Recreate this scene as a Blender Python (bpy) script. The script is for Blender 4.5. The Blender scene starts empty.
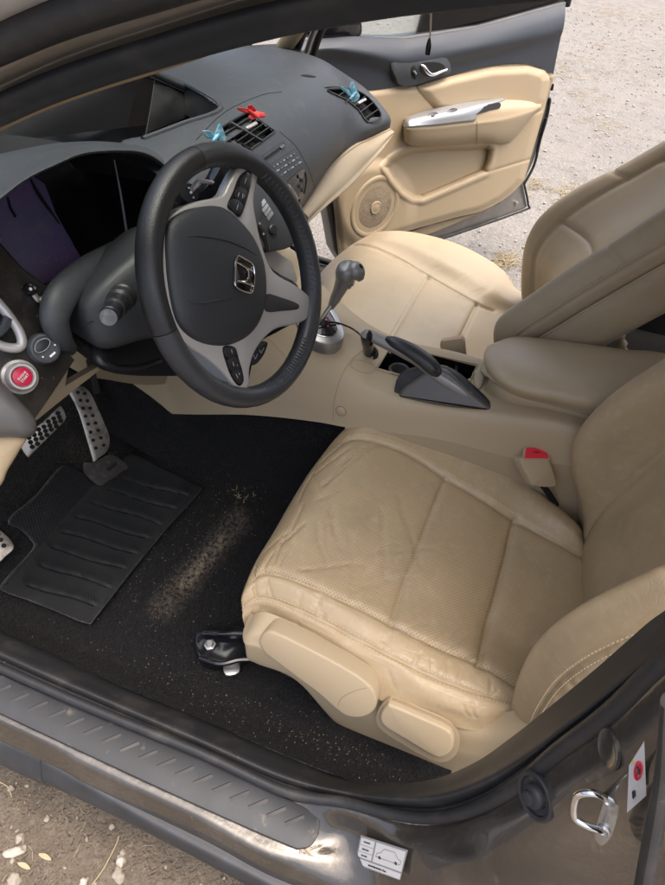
import bpy, bmesh, math, random
from mathutils import Vector, Matrix, kdtree, noise
R = math.radians
sc = bpy.context.scene
col = sc.collection
# ------------------------------------------------------------------ camera
CP = Vector((-.9747, .2249, 1.3417)); CT = Vector((-.2, .4521, .5176)); ROLL = .0799; F = 570.57
cd = (CT-CP).normalized(); r0 = cd.cross(Vector((0, 0, 1))).normalized(); u0 = r0.cross(cd)
cR = math.cos(ROLL)*r0+math.sin(ROLL)*u0; cU = -math.sin(ROLL)*r0+math.cos(ROLL)*u0
camd = bpy.data.cameras.new('camera'); cam = bpy.data.objects.new('camera', camd); col.objects.link(cam)
cam.matrix_world = Matrix(((cR.x, cU.x, -cd.x, CP.x), (cR.y, cU.y, -cd.y, CP.y), (cR.z, cU.z, -cd.z, CP.z), (0, 0, 0, 1)))
camd.sensor_fit = 'VERTICAL'; camd.sensor_height = 24; camd.lens = F/885*24
camd.clip_start = .01; camd.clip_end = 500
sc.camera = cam
# ------------------------------------------------------------------ world, sun, exposure
SUN_EL, SUN_AZ = R(76), R(170)      # azimuth the light comes from, clockwise from +Y
w = bpy.data.worlds.new('World'); sc.world = w; w.use_nodes = True
nt = w.node_tree; bg = nt.nodes['Background']; sky = nt.nodes.new('ShaderNodeTexSky')
sky.sky_type = 'NISHITA'; sky.sun_disc = False; sky.sun_elevation = SUN_EL; sky.sun_rotation = SUN_AZ
sky.dust_density = 8; sky.air_density = .8; sky.ozone_density = .2
nt.links.new(sky.outputs[0], bg.inputs[0]); bg.inputs[1].default_value = .15
sl = bpy.data.lights.new('sun', 'SUN'); sl.energy = .9; sl.angle = R(100); sl.color = (1, .96, .90)
so = bpy.data.objects.new('sun', sl); col.objects.link(so)
sv = Vector((math.sin(SUN_AZ)*math.cos(SUN_EL), math.cos(SUN_AZ)*math.cos(SUN_EL), math.sin(SUN_EL)))
so.rotation_euler = sv.to_track_quat('Z', 'Y').to_euler(); so.location = (0, 0, 6)
sc.view_settings.view_transform = 'Standard'; sc.view_settings.look = 'None'
sc.view_settings.gamma = 1; sc.view_settings.use_curve_mapping = False; sc.view_settings.exposure = 1.58
# ------------------------------------------------------------------ helpers: points
def ray(u, v): return cd*F+cR*(u-332.5)-cU*(v-442.5)
def V(u, v, x=None, y=None, z=None, pl=None, off=0.):
    """point of the place seen at (u, v) of the photograph that lies on a known plane"""
    d = ray(u, v)
    if pl is not None:
        p, n = pl; p = p+n*off
        return CP+d*((p-CP).dot(n)/d.dot(n))
    for i, c in enumerate((x, y, z)):
        if c is not None: return CP+d*((c-CP[i])/d[i])
def cr(p0, p1, p2, p3, t):
    t2, t3 = t*t, t*t*t
    return .5*((2*p1)+(p2-p0)*t+(2*p0-5*p1+4*p2-p3)*t2+(3*p1-p0-3*p2+p3)*t3)
def spl(P, s, closed=False):
    n = len(P)
    if closed:
        i = int(math.floor(s)); t = s-i; i %= n
        return cr(P[i-1], P[i], P[(i+1) % n], P[(i+2) % n], t)
    i = min(max(int(math.floor(s)), 0), n-2); t = s-i
    a = P[i-1] if i > 0 else 2*P[0]-P[1]
    b = P[i+2] if i+2 < n else 2*P[-1]-P[-2]
    return cr(a, P[i], P[i+1], b, t)
def curve(P, k=8, closed=False):
    P = [Vector(p) for p in P]; n = len(P)
    if closed: return [spl(P, i/k, True) for i in range(n*k)]
    return [spl(P, i/k) for i in range((n-1)*k+1)]
def c2(P, k=6, closed=False):
    return [(p.x, p.y) for p in curve([(a, b, 0) for a, b in P], k, closed)]
# ------------------------------------------------------------------ helpers: materials
MATS = {}
def mat(name, color, rough=.5, metal=0., bump=None, var=None, spec=.5, coat=0., extra=None, sheen=0.):
    """bump: list of (kind, scale, strength, distance); var: list of (scale, color2, lo, hi)"""
    m = bpy.data.materials.new(name); m.use_nodes = True; t = m.node_tree; N = t.nodes; L = t.links
    b = N['Principled BSDF']; b.inputs['Roughness'].default_value = rough; b.inputs['Metallic'].default_value = metal
    b.inputs['Specular IOR Level'].default_value = spec; b.inputs['Coat Weight'].default_value = coat
    b.inputs['Sheen Weight'].default_value = sheen
    tc = N.new('ShaderNodeTexCoord'); crd = tc.outputs['Object']
    b.inputs['Base Color'].default_value = (*color, 1)
    prev = None
    for (s, c2_, lo, hi) in (var or []):
        nz = N.new('ShaderNodeTexNoise'); nz.inputs['Scale'].default_value = s; nz.inputs['Detail'].default_value = 8
        nz.inputs['Roughness'].default_value = .6
        L.new(crd, nz.inputs['Vector'])
        mr = N.new('ShaderNodeMapRange'); mr.inputs[1].default_value = lo; mr.inputs[2].default_value = hi
        L.new(nz.outputs[0], mr.inputs[0])
        mx = N.new('ShaderNodeMix'); mx.data_type = 'RGBA'
        if prev is None: mx.inputs['A'].default_value = (*color, 1)
        else: L.new(prev, mx.inputs['A'])
        mx.inputs['B'].default_value = (*c2_, 1); L.new(mr.outputs[0], mx.inputs['Factor']); prev = mx.outputs['Result']
    if prev is not None: L.new(prev, b.inputs['Base Color'])
    pn = None
    for (k, s, st, ds) in (bump or []):
        if k == 'noise':
            n_ = N.new('ShaderNodeTexNoise'); n_.inputs['Scale'].default_value = s; n_.inputs['Detail'].default_value = 6; o = n_.outputs[0]; L.new(crd, n_.inputs['Vector'])
        elif k == 'cell':
            n_ = N.new('ShaderNodeTexVoronoi'); n_.inputs['Scale'].default_value = s; o = n_.outputs['Distance']; L.new(crd, n_.inputs['Vector'])
        elif k == 'crack':
            nn = N.new('ShaderNodeTexNoise'); nn.inputs['Scale'].default_value = s*.6; L.new(crd, nn.inputs['Vector'])
            ad = N.new('ShaderNodeVectorMath'); ad.operation = 'MULTIPLY_ADD'; ad.inputs[1].default_value = (.8/s,)*3; L.new(nn.outputs['Color'], ad.inputs[0]); L.new(crd, ad.inputs[2])
            n_ = N.new('ShaderNodeTexVoronoi'); n_.feature = 'DISTANCE_TO_EDGE'; n_.inputs['Scale'].default_value = s
            L.new(ad.outputs[0], n_.inputs['Vector'])
            mr = N.new('ShaderNodeMapRange'); mr.inputs[2].default_value = .06; L.new(n_.outputs['Distance'], mr.inputs[0])
            n2 = N.new('ShaderNodeTexNoise'); n2.inputs['Scale'].default_value = 6; L.new(crd, n2.inputs['Vector'])
            m2 = N.new('ShaderNodeMapRange'); m2.inputs[1].default_value = .42; m2.inputs[2].default_value = .6; L.new(n2.outputs[0], m2.inputs[0])
            mx = N.new('ShaderNodeMath'); mx.operation = 'MAXIMUM'; L.new(mr.outputs[0], mx.inputs[0])
            iv = N.new('ShaderNodeMath'); iv.operation = 'SUBTRACT'; iv.inputs[0].default_value = 1; L.new(m2.outputs[0], iv.inputs[1]); L.new(iv.outputs[0], mx.inputs[1]); o = mx.outputs[0]
        elif k in ('dots', 'bumps'):
            n_ = N.new('ShaderNodeTexVoronoi'); n_.inputs['Scale'].default_value = s; n_.inputs['Randomness'].default_value = 0
            n_.voronoi_dimensions = '2D'
            mp = N.new('ShaderNodeMapping'); mp.inputs['Rotation'].default_value = (0, 0, R(45)); L.new(crd, mp.inputs[0]); L.new(mp.outputs[0], n_.inputs['Vector'])
            mr = N.new('ShaderNodeMapRange'); mr.inputs[1].default_value = .12 if k == 'dots' else .2; mr.inputs[2].default_value = .26 if k == 'dots' else .4
            if k == 'bumps': mr.inputs[3].default_value = 1; mr.inputs[4].default_value = 0
            L.new(n_.outputs['Distance'], mr.inputs[0]); o = mr.outputs[0]
            if k == 'dots':
                mx = N.new('ShaderNodeMix'); mx.data_type = 'RGBA'; mx.blend_type = 'MULTIPLY'; mx.inputs['Factor'].default_value = .6
                mc = N.new('ShaderNodeMix'); mc.data_type = 'RGBA'; mc.inputs['A'].default_value = (.25, .2, .14, 1); mc.inputs['B'].default_value = (1, 1, 1, 1); L.new(o, mc.inputs['Factor'])
                if prev is not None: L.new(prev, mx.inputs['A'])
                else: mx.inputs['A'].default_value = (*color, 1)
                L.new(mc.outputs['Result'], mx.inputs['B']); prev = mx.outputs['Result']; L.new(prev, b.inputs['Base Color'])
        bp = N.new('ShaderNodeBump'); bp.inputs['Strength'].default_value = st; bp.inputs['Distance'].default_value = ds
        L.new(o, bp.inputs['Height'])
        if pn is not None: L.new(pn, bp.inputs['Normal'])
        pn = bp.outputs[0]
    if pn is not None: L.new(pn, b.inputs['Normal'])
    if extra: extra(t, b, crd, prev)
    MATS[name] = m
    return m
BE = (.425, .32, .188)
M_leather = mat('beige_leather', BE, .38, bump=[('cell', 420, .25, .0006), ('crack', 62, .3, .0006), ('noise', 14, .5, .004)], var=[(9, (.36, .275, .17), .5, .8), (60, (.46, .36, .23), .5, .75)])
M_perf = mat('perforated_leather', BE, .40, bump=[('dots', 230, .6, .001), ('crack', 26, .22, .001), ('noise', 12, .5, .006)], var=[(11, (.35, .27, .165), .48, .75), (45, (.46, .36, .23), .55, .75)])
M_leather2 = mat('clean_leather', (.45, .36, .235), .42, bump=[('cell', 420, .2, .0006), ('noise', 9, .5, .006)], var=[(7, (.39, .31, .20), .5, .8)])
M_beige = mat('beige_plastic', (.415, .325, .205), .5, bump=[('cell', 700, .2, .0004)], var=[(5, (.41, .325, .21), .45, .75)])
M_beige_dk = mat('shadow_beige_plastic', (.30, .235, .15), .6, bump=[('cell', 700, .2, .0004)])  # darker beige copy: shade painted into undersides and recesses, also joints and trims
M_dash = mat('dark_dash_plastic', (.044, .049, .055), .5, bump=[('cell', 500, .35, .0006), ('noise', 30, .1, .001)], var=[(6, (.05, .056, .062), .45, .7), (40, (.06, .065, .068), .55, .7), (300, (.12, .125, .125), .62, .76)])
M_black = mat('black_plastic', (.016, .017, .019), .38, bump=[('cell', 600, .2, .0004)], var=[(14, (.035, .035, .036), .5, .75)])
M_gloss = mat('gloss_black', (.008, .008, .010), .12, var=[(30, (.03, .028, .03), .55, .8)])
M_hole = mat('dark_cavity', (.004, .004, .004), .9)  # near-black base: shade of recesses and gaps in the colour; black parts too
M_rubber = mat('black_rubber', (.022, .023, .025), .5, spec=.35, bump=[('noise', 40, .3, .001)], var=[(18, (.055, .052, .048), .5, .75), (120, (.14, .12, .09), .66, .78)])
M_scuff = mat('scuff_plastic', (.026, .028, .031), .5, bump=[('noise', 500, .2, .0004)], var=[(13, (.042, .046, .052), .45, .75), (40, (.13, .115, .09), .62, .75)])
M_silver = mat('silver_plastic', (.50, .485, .465), .38, metal=.35, var=[(12, (.44, .43, .41), .5, .8)])
M_silver2 = mat('satin_metal', (.15, .147, .142), .36, metal=.35, var=[(12, (.22, .215, .21), .5, .8)])
M_brake = mat('brake_grey', (.115, .106, .096), .42, metal=.25, bump=[('cell', 700, .2, .0004)])
M_knob = mat('knob_grey', (.23, .225, .215), .36, metal=.4)
M_chrome = mat('chrome', (.75, .75, .76), .12, metal=1)
M_steel = mat('dull_steel', (.45, .45, .44), .35, metal=.9, var=[(40, (.22, .19, .15), .55, .75)])
M_paint = mat('brown_grey_paint', (.085, .076, .065), .24, metal=.55, coat=.7, bump=[('noise', 14, .35, .012)], var=[(6, (.17, .155, .135), .5, .75), (60, (.2, .17, .13), .6, .8)])
M_wheel = mat('worn_wheel_leather', (.034, .036, .040), .34, bump=[('cell', 500, .3, .0006), ('noise', 25, .2, .002)], var=[(14, (.055, .058, .063), .5, .72), (80, (.03, .032, .036), .55, .7)])
M_wheelblk = mat('black_wheel_leather', (.014, .014, .015), .4, bump=[('cell', 500, .3, .0006)])
M_airbag = mat('airbag_cover', (.026, .029, .033), .5, bump=[('cell', 700, .35, .0006)], var=[(400, (.06, .06, .065), .62, .8)])
M_white = mat('white_print', (.8, .8, .8), .5)
M_greyprint = mat('grey_print', (.35, .36, .37), .5)
M_red = mat('red_plastic', (.75, .03, .05), .35)
M_redsw = mat('crimson_button', (.5, .01, .05), .3)
M_blue = mat('light_blue_foam', (.18, .55, .75), .5, var=[(160, (.6, .8, .85), .5, .6)])
M_redb = mat('red_foam', (.75, .05, .06), .5, var=[(160, (.75, .4, .2), .58, .66)])
M_stitch = mat('pale_thread', (.62, .52, .36), .8)
M_thread = mat('black_thread', (.05, .05, .055), .7)

# ------------------------------------------------------------------ helpers: objects
def link(name, me, m, parent=None):
    o = bpy.data.objects.new(name, me); col.objects.link(o)
    if m is not None and not me.materials:
        for mm in (m if isinstance(m, (list, tuple)) else [m]): me.materials.append(mm)
    if parent is not None:
        o.parent = parent
        pw = Vector((0, 0, 0)); q = parent
        while q is not None: pw = pw+q.location; q = q.parent
        o.location = -pw
    return o
def mk(name, vs, fs, m, parent=None, smooth=True, ang=40, mi=None):
    me = bpy.data.meshes.new(name); me.from_pydata([tuple(v) for v in vs], [], fs)
    me.validate(); me.update()
    bm = bmesh.new(); bm.from_mesh(me); bmesh.ops.recalc_face_normals(bm, faces=bm.faces); bm.to_mesh(me); bm.free()
    if smooth:
        me.polygons.foreach_set('use_smooth', [True]*len(me.polygons)); me.set_sharp_from_angle(angle=R(ang))
    o = link(name, me, m, parent)
    if mi: me.polygons.foreach_set('material_index', mi)
    return o
class G:
    """geometry collector: several shapes of ONE part"""
    def __init__(s): s.v = []; s.f = []
    def add(s, vs, fs):
        k = len(s.v); s.v += [Vector(v) for v in vs]; s.f += [tuple(i+k for i in f) for f in fs]; return s
    def box(s, c, sx, sy, sz, ax=None):
        c = Vector(c); a, b, d = ax or (Vector((1, 0, 0)), Vector((0, 1, 0)), Vector((0, 0, 1)))
        vs = [c+a*(sx/2*i)+b*(sy/2*j)+d*(sz/2*k) for i in (-1, 1) for j in (-1, 1) for k in (-1, 1)]
        return s.add(vs, [(0, 1, 3, 2), (4, 6, 7, 5), (0, 4, 5, 1), (2, 3, 7, 6), (0, 2, 6, 4), (1, 5, 7, 3)])
    def tube(s, P, r, n=10, k=6, closed=False, flat=None, smooth=True):
        P = curve(P, k, closed) if smooth else [Vector(p) for p in P]
        m = len(P); rr = r if callable(r) else ((lambda t: r) if not isinstance(r, (list, tuple)) else (lambda t: spl([Vector((q, 0, 0)) for q in r], t*(len(r)-1)).x))
        vs = []; fs = []; up = None
        for i, p in enumerate(P):
            a = P[i-1] if (i > 0 or closed) else P[0]; b = P[(i+1) % m] if (i < m-1 or closed) else P[-1]
            t = (b-a).normalized() if (b-a).length > 1e-9 else Vector((0, 0, 1))
            if up is None:
                up = Vector(flat[0]) if flat else (Vector((0, 0, 1)) if abs(t.z) < .9 else Vector((1, 0, 0)))
            u_ = (up-t*up.dot(t)).normalized()
            if not flat: up = u_
            w_ = t.cross(u_); q = rr(i/max(1, m-1))
            for j in range(n):
                an = 2*math.pi*j/n
                vs.append(p+u_*(q*math.sin(an)*(flat[1] if flat else 1))+w_*(q*math.cos(an)))
        for i in range(m if closed else m-1):
            for j in range(n):
                a = i*n+j; b = i*n+(j+1) % n; c = ((i+1) % m)*n
                fs.append((a, b, c+(j+1) % n, c+j))
        if not closed:
            fs.append(tuple(range(n-1, -1, -1))); fs.append(tuple((m-1)*n+j for j in range(n)))
        return s.add(vs, fs)
    def lathe(s, c, ax, prof, n=32, a0=None):
        """prof: list of (radius, height along ax)"""
        c = Vector(c); ax = Vector(ax).normalized(); a = (a0 or (Vector((0, 0, 1)) if abs(ax.z) < .9 else Vector((1, 0, 0))))
        a = (a-ax*a.dot(ax)).normalized(); b = ax.cross(a); vs = []; fs = []
        for (r_, h) in prof:
            for j in range(n): vs.append(c+ax*h+(a*math.cos(2*math.pi*j/n)+b*math.sin(2*math.pi*j/n))*r_)
        for i in range(len(prof)-1):
            for j in range(n): fs.append((i*n+j, i*n+(j+1) % n, (i+1)*n+(j+1) % n, (i+1)*n+j))
        fs.append(tuple(range(n-1, -1, -1))); fs.append(tuple((len(prof)-1)*n+j for j in range(n)))
        return s.add(vs, fs)
    def prism(s, P, nrm, depth, ch=0.):
        """closed outline P (3-D, facing nrm), extruded back by depth, front edge chamfered by ch"""
        P = [Vector(p) for p in P]; nrm = Vector(nrm).normalized(); n = len(P); c = sum(P, Vector())/n
        rings = []
        if ch > 0:
            ins = []
            for i, p in enumerate(P):
                e = (P[(i+1) % n]-P[i-1]); o_ = e.cross(nrm)
                if o_.length < 1e-9: ins.append(p); continue
                o_.normalize()
                ins.append(p-o_*ch)
            ar = sum(((P[i]-c).cross(P[(i+1) % n]-c)).dot(nrm) for i in range(n))
            if ar < 0: ins = [p+(p-q) for p, q in zip(P, ins)]
            rings = [ins, [p*.3+q*.7-nrm*ch*.3 for p, q in zip(ins, P)], [p-nrm*ch for p in P]]
        else: rings = [P]
        rings.append([p-nrm*(depth) for p in P])
        vs = [v for r_ in rings for v in r_]; fs = [tuple(range(n))]
        for i in range(len(rings)-1):
            for j in range(n): fs.append((i*n+j, (i+1)*n+j, (i+1)*n+(j+1) % n, i*n+(j+1) % n))
        fs.append(tuple((len(rings)-1)*n+j for j in range(n-1, -1, -1)))
        return s.add(vs, fs)
    def build(s, name, m, parent=None, smooth=True, ang=40, bevel=0.):
        o = mk(name, s.v, s.f, m, parent, smooth, ang)
        if bevel:
            b = o.modifiers.new('b', 'BEVEL'); b.width = bevel; b.segments = 2; b.limit_method = 'ANGLE'; b.angle_limit = R(40)
        return o
def surf(rows, s, t):
    rs = []
    n = len(rows); i = min(max(int(math.floor(s)), 0), n-2); f = s-i
    def rw(k):
        return spl(rows[k], t)
    p1, p2 = rw(i), rw(i+1)
    p0 = rw(i-1) if i > 0 else 2*p1-p2
    p3 = rw(i+2) if i+2 < n else 2*p2-p1
    return cr(p0, p1, p2, p3, f)
def patch(name, rows, m, parent, ks=8, kt=8, seams=(), thick=0., flip=False, mi=None, disp=None, ang=180):
    """smooth sheet through a net of points; seams: [(list of (s, t)), depth, width]"""
    rows = [[Vector(p) for p in r_] for r_ in rows]
    ns = (len(rows)-1)*ks; ntt = (len(rows[0])-1)*kt
    vs = [[surf(rows, i/ks, j/kt) for j in range(ntt+1)] for i in range(ns+1)]
    tot = 0
    for i in range(0, ns, max(1, ns//12)):
        for j in range(0, ntt, max(1, ntt//12)):
            nn = (vs[i+1][j]-vs[i][j]).cross(vs[i][j+1]-vs[i][j])
            if nn.length > 1e-12: tot += nn.normalized().dot((CP-vs[i][j]).normalized())
    flip = tot < 0
    if seams or disp:
        kds = []
        for (pts, dep, wd) in seams:
            q = []
            for a, b in zip(pts[:-1], pts[1:]):
                L_ = max(abs(a[0]-b[0]), abs(a[1]-b[1])); n_ = max(2, int(L_*24))
                q += [surf(rows, a[0]+(b[0]-a[0])*k/n_, a[1]+(b[1]-a[1])*k/n_) for k in range(n_+1)]
            kd = kdtree.KDTree(len(q))
            for k, p in enumerate(q): kd.insert(p, k)
            kd.balance(); kds.append((kd, dep, wd))
        new = []
        for i in range(ns+1):
            rr = []
            for j in range(ntt+1):
                p = vs[i][j]
                a = vs[min(i+1, ns)][j]-vs[max(i-1, 0)][j]; b = vs[i][min(j+1, ntt)]-vs[i][max(j-1, 0)]
                nn = a.cross(b)
                nn = nn.normalized() if nn.length > 1e-12 else Vector((0, 0, 1))
                if flip: nn = -nn
                d_ = 0
                for kd, dep, wd in kds:
                    q = kd.find(p)[2]/wd
                    if q < 3.5: d_ -= dep*(math.exp(-q*q)*1.0 + .35*math.exp(-(q/3)**2))
                if disp: d_ += disp(i/ks, j/kt, p)
                rr.append(p+nn*d_)
            new.append(rr)
        vs = new
    W_ = ntt+1
    V_ = [p for r_ in vs for p in r_]; Fc = []; idx = []
    for i in range(ns):
        for j in range(ntt):
            f = (i*W_+j, i*W_+j+1, (i+1)*W_+j+1, (i+1)*W_+j)
            Fc.append(f[::-1] if flip else f)
            if mi: idx.append(mi((i+.5)/ks, (j+.5)/kt))
    me = bpy.data.meshes.new(name); me.from_pydata([tuple(v) for v in V_], [], Fc); me.update()
    me.polygons.foreach_set('use_smooth', [True]*len(me.polygons))
    if ang < 180: me.set_sharp_from_angle(angle=R(ang))
    o = link(name, me, m, parent)
    if mi: me.polygons.foreach_set('material_index', idx)
    if thick:
        so_ = o.modifiers.new('s', 'SOLIDIFY'); so_.thickness = thick; so_.offset = -1
    return o
def dashes(G_, rows, pts, step=.006, ln=.0035, r=.0005, lift=.0006, flip=False):
    """row of stitches on a sheet"""
    acc = 0; last = None
    for a, b in zip(pts[:-1], pts[1:]):
        L_ = max(abs(a[0]-b[0]), abs(a[1]-b[1])); n_ = int(L_*60)
        for k in range(n_):
            s_, t_ = a[0]+(b[0]-a[0])*k/n_, a[1]+(b[1]-a[1])*k/n_
            p = surf(rows, s_, t_)
            if last is not None: acc += (p-last).length
            last_prev = last; last = p
            if acc > step and last_prev is not None:
                acc = 0
                e = 1e-2
                ds = surf(rows, s_+e, t_)-surf(rows, s_-e, t_); dt = surf(rows, s_, t_+e)-surf(rows, s_, t_-e)
                nn = ds.cross(dt).normalized(); nn = nn if nn.dot(CP-p) > 0 else -nn; d_ = (p-last_prev).normalized()
                G_.tube([p-d_*ln/2+nn*(lift-.0006), p+nn*lift, p+d_*ln/2+nn*(lift-.0006)], r, n=5, k=1)
def empty(name, loc, label, cat, group=None):
    o = bpy.data.objects.new(name, None); col.objects.link(o); o.location = loc; o.empty_display_size = .05
    o['label'] = label; o['category'] = cat
    if group: o['group'] = group
    return o
def tag(o, label, cat=None, group=None, kind=None):
    if kind: o['kind'] = kind
    if label: o['label'] = label
    if cat: o['category'] = cat
    if group: o['group'] = group
    return o
def text(name, s, c, right, up, size, m, parent, depth=.0004, align='CENTER'):
    cu = bpy.data.curves.new(name, 'FONT'); cu.body = s; cu.size = size; cu.extrude = depth; cu.align_x = align; cu.align_y = 'CENTER'
    t_ = bpy.data.objects.new('tmp', cu); col.objects.link(t_)
    me = bpy.data.meshes.new_from_object(t_, depsgraph=bpy.context.evaluated_depsgraph_get())
    bpy.data.objects.remove(t_); bpy.data.curves.remove(cu)
    right = Vector(right).normalized(); up = Vector(up); up = (up-right*up.dot(right)).normalized(); n_ = right.cross(up)
    Mx = Matrix(((right.x, up.x, n_.x, c[0]), (right.y, up.y, n_.y, c[1]), (right.z, up.z, n_.z, c[2]), (0, 0, 0, 1)))
    me.transform(Mx); me.materials.clear()
    return link(name, me, m, parent)
from mathutils.bvhtree import BVHTree
def caster(objs):
    vs = []; fs = []
    for o in objs:
        k = len(vs); pw = Vector(); q = o
        while q is not None: pw = pw+q.location; q = q.parent
        vs += [v.co+pw for v in o.data.vertices]; fs += [tuple(i+k for i in p.vertices) for p in o.data.polygons]
    t = BVHTree.FromPolygons(vs, fs)
    def S(u, v, off=0.):
        h = t.ray_cast(CP, ray(u, v).normalized())
        if h[0] is None: return None
        n_ = h[1]
        if n_.dot(CP-h[0]) < 0: n_ = -n_
        return h[0]+n_*off
    def NS(u, v):
        h = t.ray_cast(CP, ray(u, v).normalized()); n_ = h[1]
        return -n_ if n_.dot(CP-h[0]) < 0 else n_
    return S, NS
# ================================================================== GROUND
def grd(t, b, crd, prev):
    pass
M_ground = mat('gravelly_dirt', (.20, .188, .172), .95, bump=[('noise', 3, .6, .06), ('noise', 45, .9, .02), ('cell', 160, .6, .006)],
    var=[(.9, (.18, .171, .158), .45, .62), (7, (.135, .125, .11), .5, .7), (40, (.25, .238, .218), .55, .7), (120, (.11, .10, .085), .55, .66), (260, (.48, .45, .40), .64, .7)])
M_ground2 = mat('brown_earth', (.12, .096, .07), .95, bump=[('noise', 18, .7, .03), ('noise', 120, .9, .01), ('cell', 200, .5, .005)],
    var=[(8, (.085, .068, .05), .45, .65), (50, (.165, .135, .10), .52, .7), (220, (.24, .205, .16), .62, .7)])
n = 60
def gz(x, y):
    return .012*noise.noise((x*1.7, y*1.7, 3))+.006*noise.noise((x*9, y*9, 1))
def sheet(name, xs, ys, m, z0=0.):
    vs = [(x, y, z0+gz(x, y)) for x in xs for y in ys]; fs = []
    for i in range(len(xs)-1):
        for j in range(len(ys)-1): fs.append((i*len(ys)+j, (i+1)*len(ys)+j, (i+1)*len(ys)+j+1, i*len(ys)+j+1))
    o = mk(name, vs, fs, m, ang=180); o['kind'] = 'structure'; return o
def warp(n_, far, c=0): return [c+far*(abs(t)**2.6)*(1 if t > 0 else -1) for t in [(-1+2*i/n_) for i in range(n_+1)]]
sheet('ground', warp(150, 80, .6), warp(150, 80, 0), M_ground)
xs = [-3+2.3*i/70 for i in range(71)]; ys = [-.6+2.6*i/80 for i in range(81)]
sheet('dirt_path', xs, ys, M_ground2, .005)

rnd = random.Random(5)
M_stone = mat('pale_stone', (.27, .24, .195), .9, bump=[('noise', 90, .5, .003)], var=[(30, (.2, .175, .14), .45, .7)])
M_stone_w = mat('white_stone', (.38, .35, .30), .85, bump=[('noise', 90, .5, .003)], var=[(30, (.28, .25, .2), .45, .7)])
M_straw = mat('dry_straw', (.33, .27, .165), .8)
def rock(name, c, r, sq=(1, 1, .6), m=None, seed=0, parent=None, rz=0.):
    bm = bmesh.new(); bmesh.ops.create_icosphere(bm, subdivisions=3, radius=1)
    for v in bm.verts:
        d_ = 1+.5*noise.noise(v.co*1.4+Vector((seed*3.1, 0, 0)))+.2*noise.noise(v.co*3+Vector((seed, 5, 0)))
        v.co = Vector((v.co.x*sq[0], v.co.y*sq[1], v.co.z*sq[2]))*d_*r
    bmesh.ops.rotate(bm, verts=bm.verts, cent=(0, 0, 0), matrix=Matrix.Rotation(rz, 3, 'Z'))
    me = bpy.data.meshes.new(name); bm.to_mesh(me); bm.free(); me.polygons.foreach_set('use_smooth', [True]*len(me.polygons))
    o = link(name, me, m); o.location = c; return o
# stones one can pick out near the sill
for i, (u, v, r_, sx, sy, lab) in enumerate([
    (16, 851, .0115, .75, 1.5, 'long pale stone on the brown earth, upright in the bottom left corner'),
    (20, 838, .007, 1.2, 1, 'small rounded grey stone touching the top of the long pale stone'),
    (14, 880, .011, 1.2, 1, 'pale stone cut off by the bottom left edge of the photo'),
    (11, 788, .006, 1, 1, 'small whitish stone just below the dark rocker trim at the far left'),
    (121, 861, .0095, 1.1, .9, 'largest of the pale stones in the cluster on the brown earth near the sill'),
    (119, 875, .009, 1.4, 1, 'pale flat stone at the bottom edge below the stone cluster'),
    (123, 853, .006, 1, 1, 'small grey stone on top of the stone cluster near the sill'),
    (84, 882, .007, 1, 1, 'small white stone at the bottom edge beside the long straw stem'),
    (112, 827, .005, 1, 1, 'small white stone above the middle of the brown earth patch'),
    (47, 819, .005, 1, 1, 'tiny ochre white stone half way between the rocker trim and the long pale stone')]):
    p = V(u, v, z=.012); o = rock('stone', p, r_*1.05, (sx, sy, .7), M_stone_w if i in (0, 4, 7) else M_stone, i, rz=rnd.random()); tag(o, lab, 'stone', 'pale stones on the brown earth by the sill')
# gravel: nobody could count it
def scatter(name, pts, rlo, rhi, m, label, cat):
    vs = []; fs = []
    bm = bmesh.new(); bmesh.ops.create_icosphere(bm, subdivisions=1, radius=1); base = [v.co.copy() for v in bm.verts]; bf = [tuple(v.index for v in f.verts) for f in bm.faces]; bm.free()
    for (x, y, k) in pts:
        r_ = (rlo+(rhi-rlo)*rnd.random()**4)*k; M_ = Matrix.Rotation(rnd.random()*6.3, 3, 'Z'); s_ = (rnd.uniform(.6, 1.5), rnd.uniform(.6, 1.2), rnd.uniform(.4, .7)); o_ = len(vs)
        for q in base:
            q2 = q*(1+rnd.uniform(-.18, .18)); q2 = M_ @ Vector((q2.x*s_[0], q2.y*s_[1], q2.z*s_[2])); vs.append((x+q2.x*r_, y+q2.y*r_, gz(x, y)+.006+q2.z*r_))
        fs += [tuple(i+o_ for i in f) for f in bf]
    o = mk(name, vs, fs, m, ang=180); tag(o, label, cat, kind='stuff'); return o
pts = []
while len(pts) < 2600:
    x = rnd.uniform(-1.9, -.75); y = rnd.uniform(.1, 1.6); pts.append((x, y, 1))
scatter('fine_gravel', pts, .0008, .005, M_stone, 'fine pale gravel scattered over the brown earth beside the sill', 'gravel')
pts = []
while len(pts) < 14000:
    x = 1.0+rnd.random()**1.5*9; y = rnd.uniform(-1.6, 1.4)*(1+x*.15); pts.append((x, y, .8+x*.16))
scatter('pale_gravel', pts, .0012, .0075, mat('far_gravel', (.36, .345, .315), .9, var=[(3, (.25, .22, .18), .5, .6)]), 'pale gravel over the bright dirt beyond the open passenger door', 'gravel')
def straws(name, pts, label, lo=.02, hi=.07, r=.0007):
    g = G()
    for (x, y) in pts:
        a = rnd.random()*6.3; L_ = rnd.uniform(lo, hi); z = gz(x, y)+.008; b = a+rnd.uniform(-.7, .7)
        g.tube([(x, y, z), (x+math.cos(a)*L_*.5, y+math.sin(a)*L_*.5, z+rnd.random()*.012), (x+math.cos(a)*L_*.5+math.cos(b)*L_*.5, y+math.sin(a)*L_*.5+math.sin(b)*L_*.5, z+rnd.random()*.01)], r, n=4, k=3)
    o = g.build(name, M_straw, ang=180); tag(o, label, 'dry grass', kind='stuff'); return o
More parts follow.
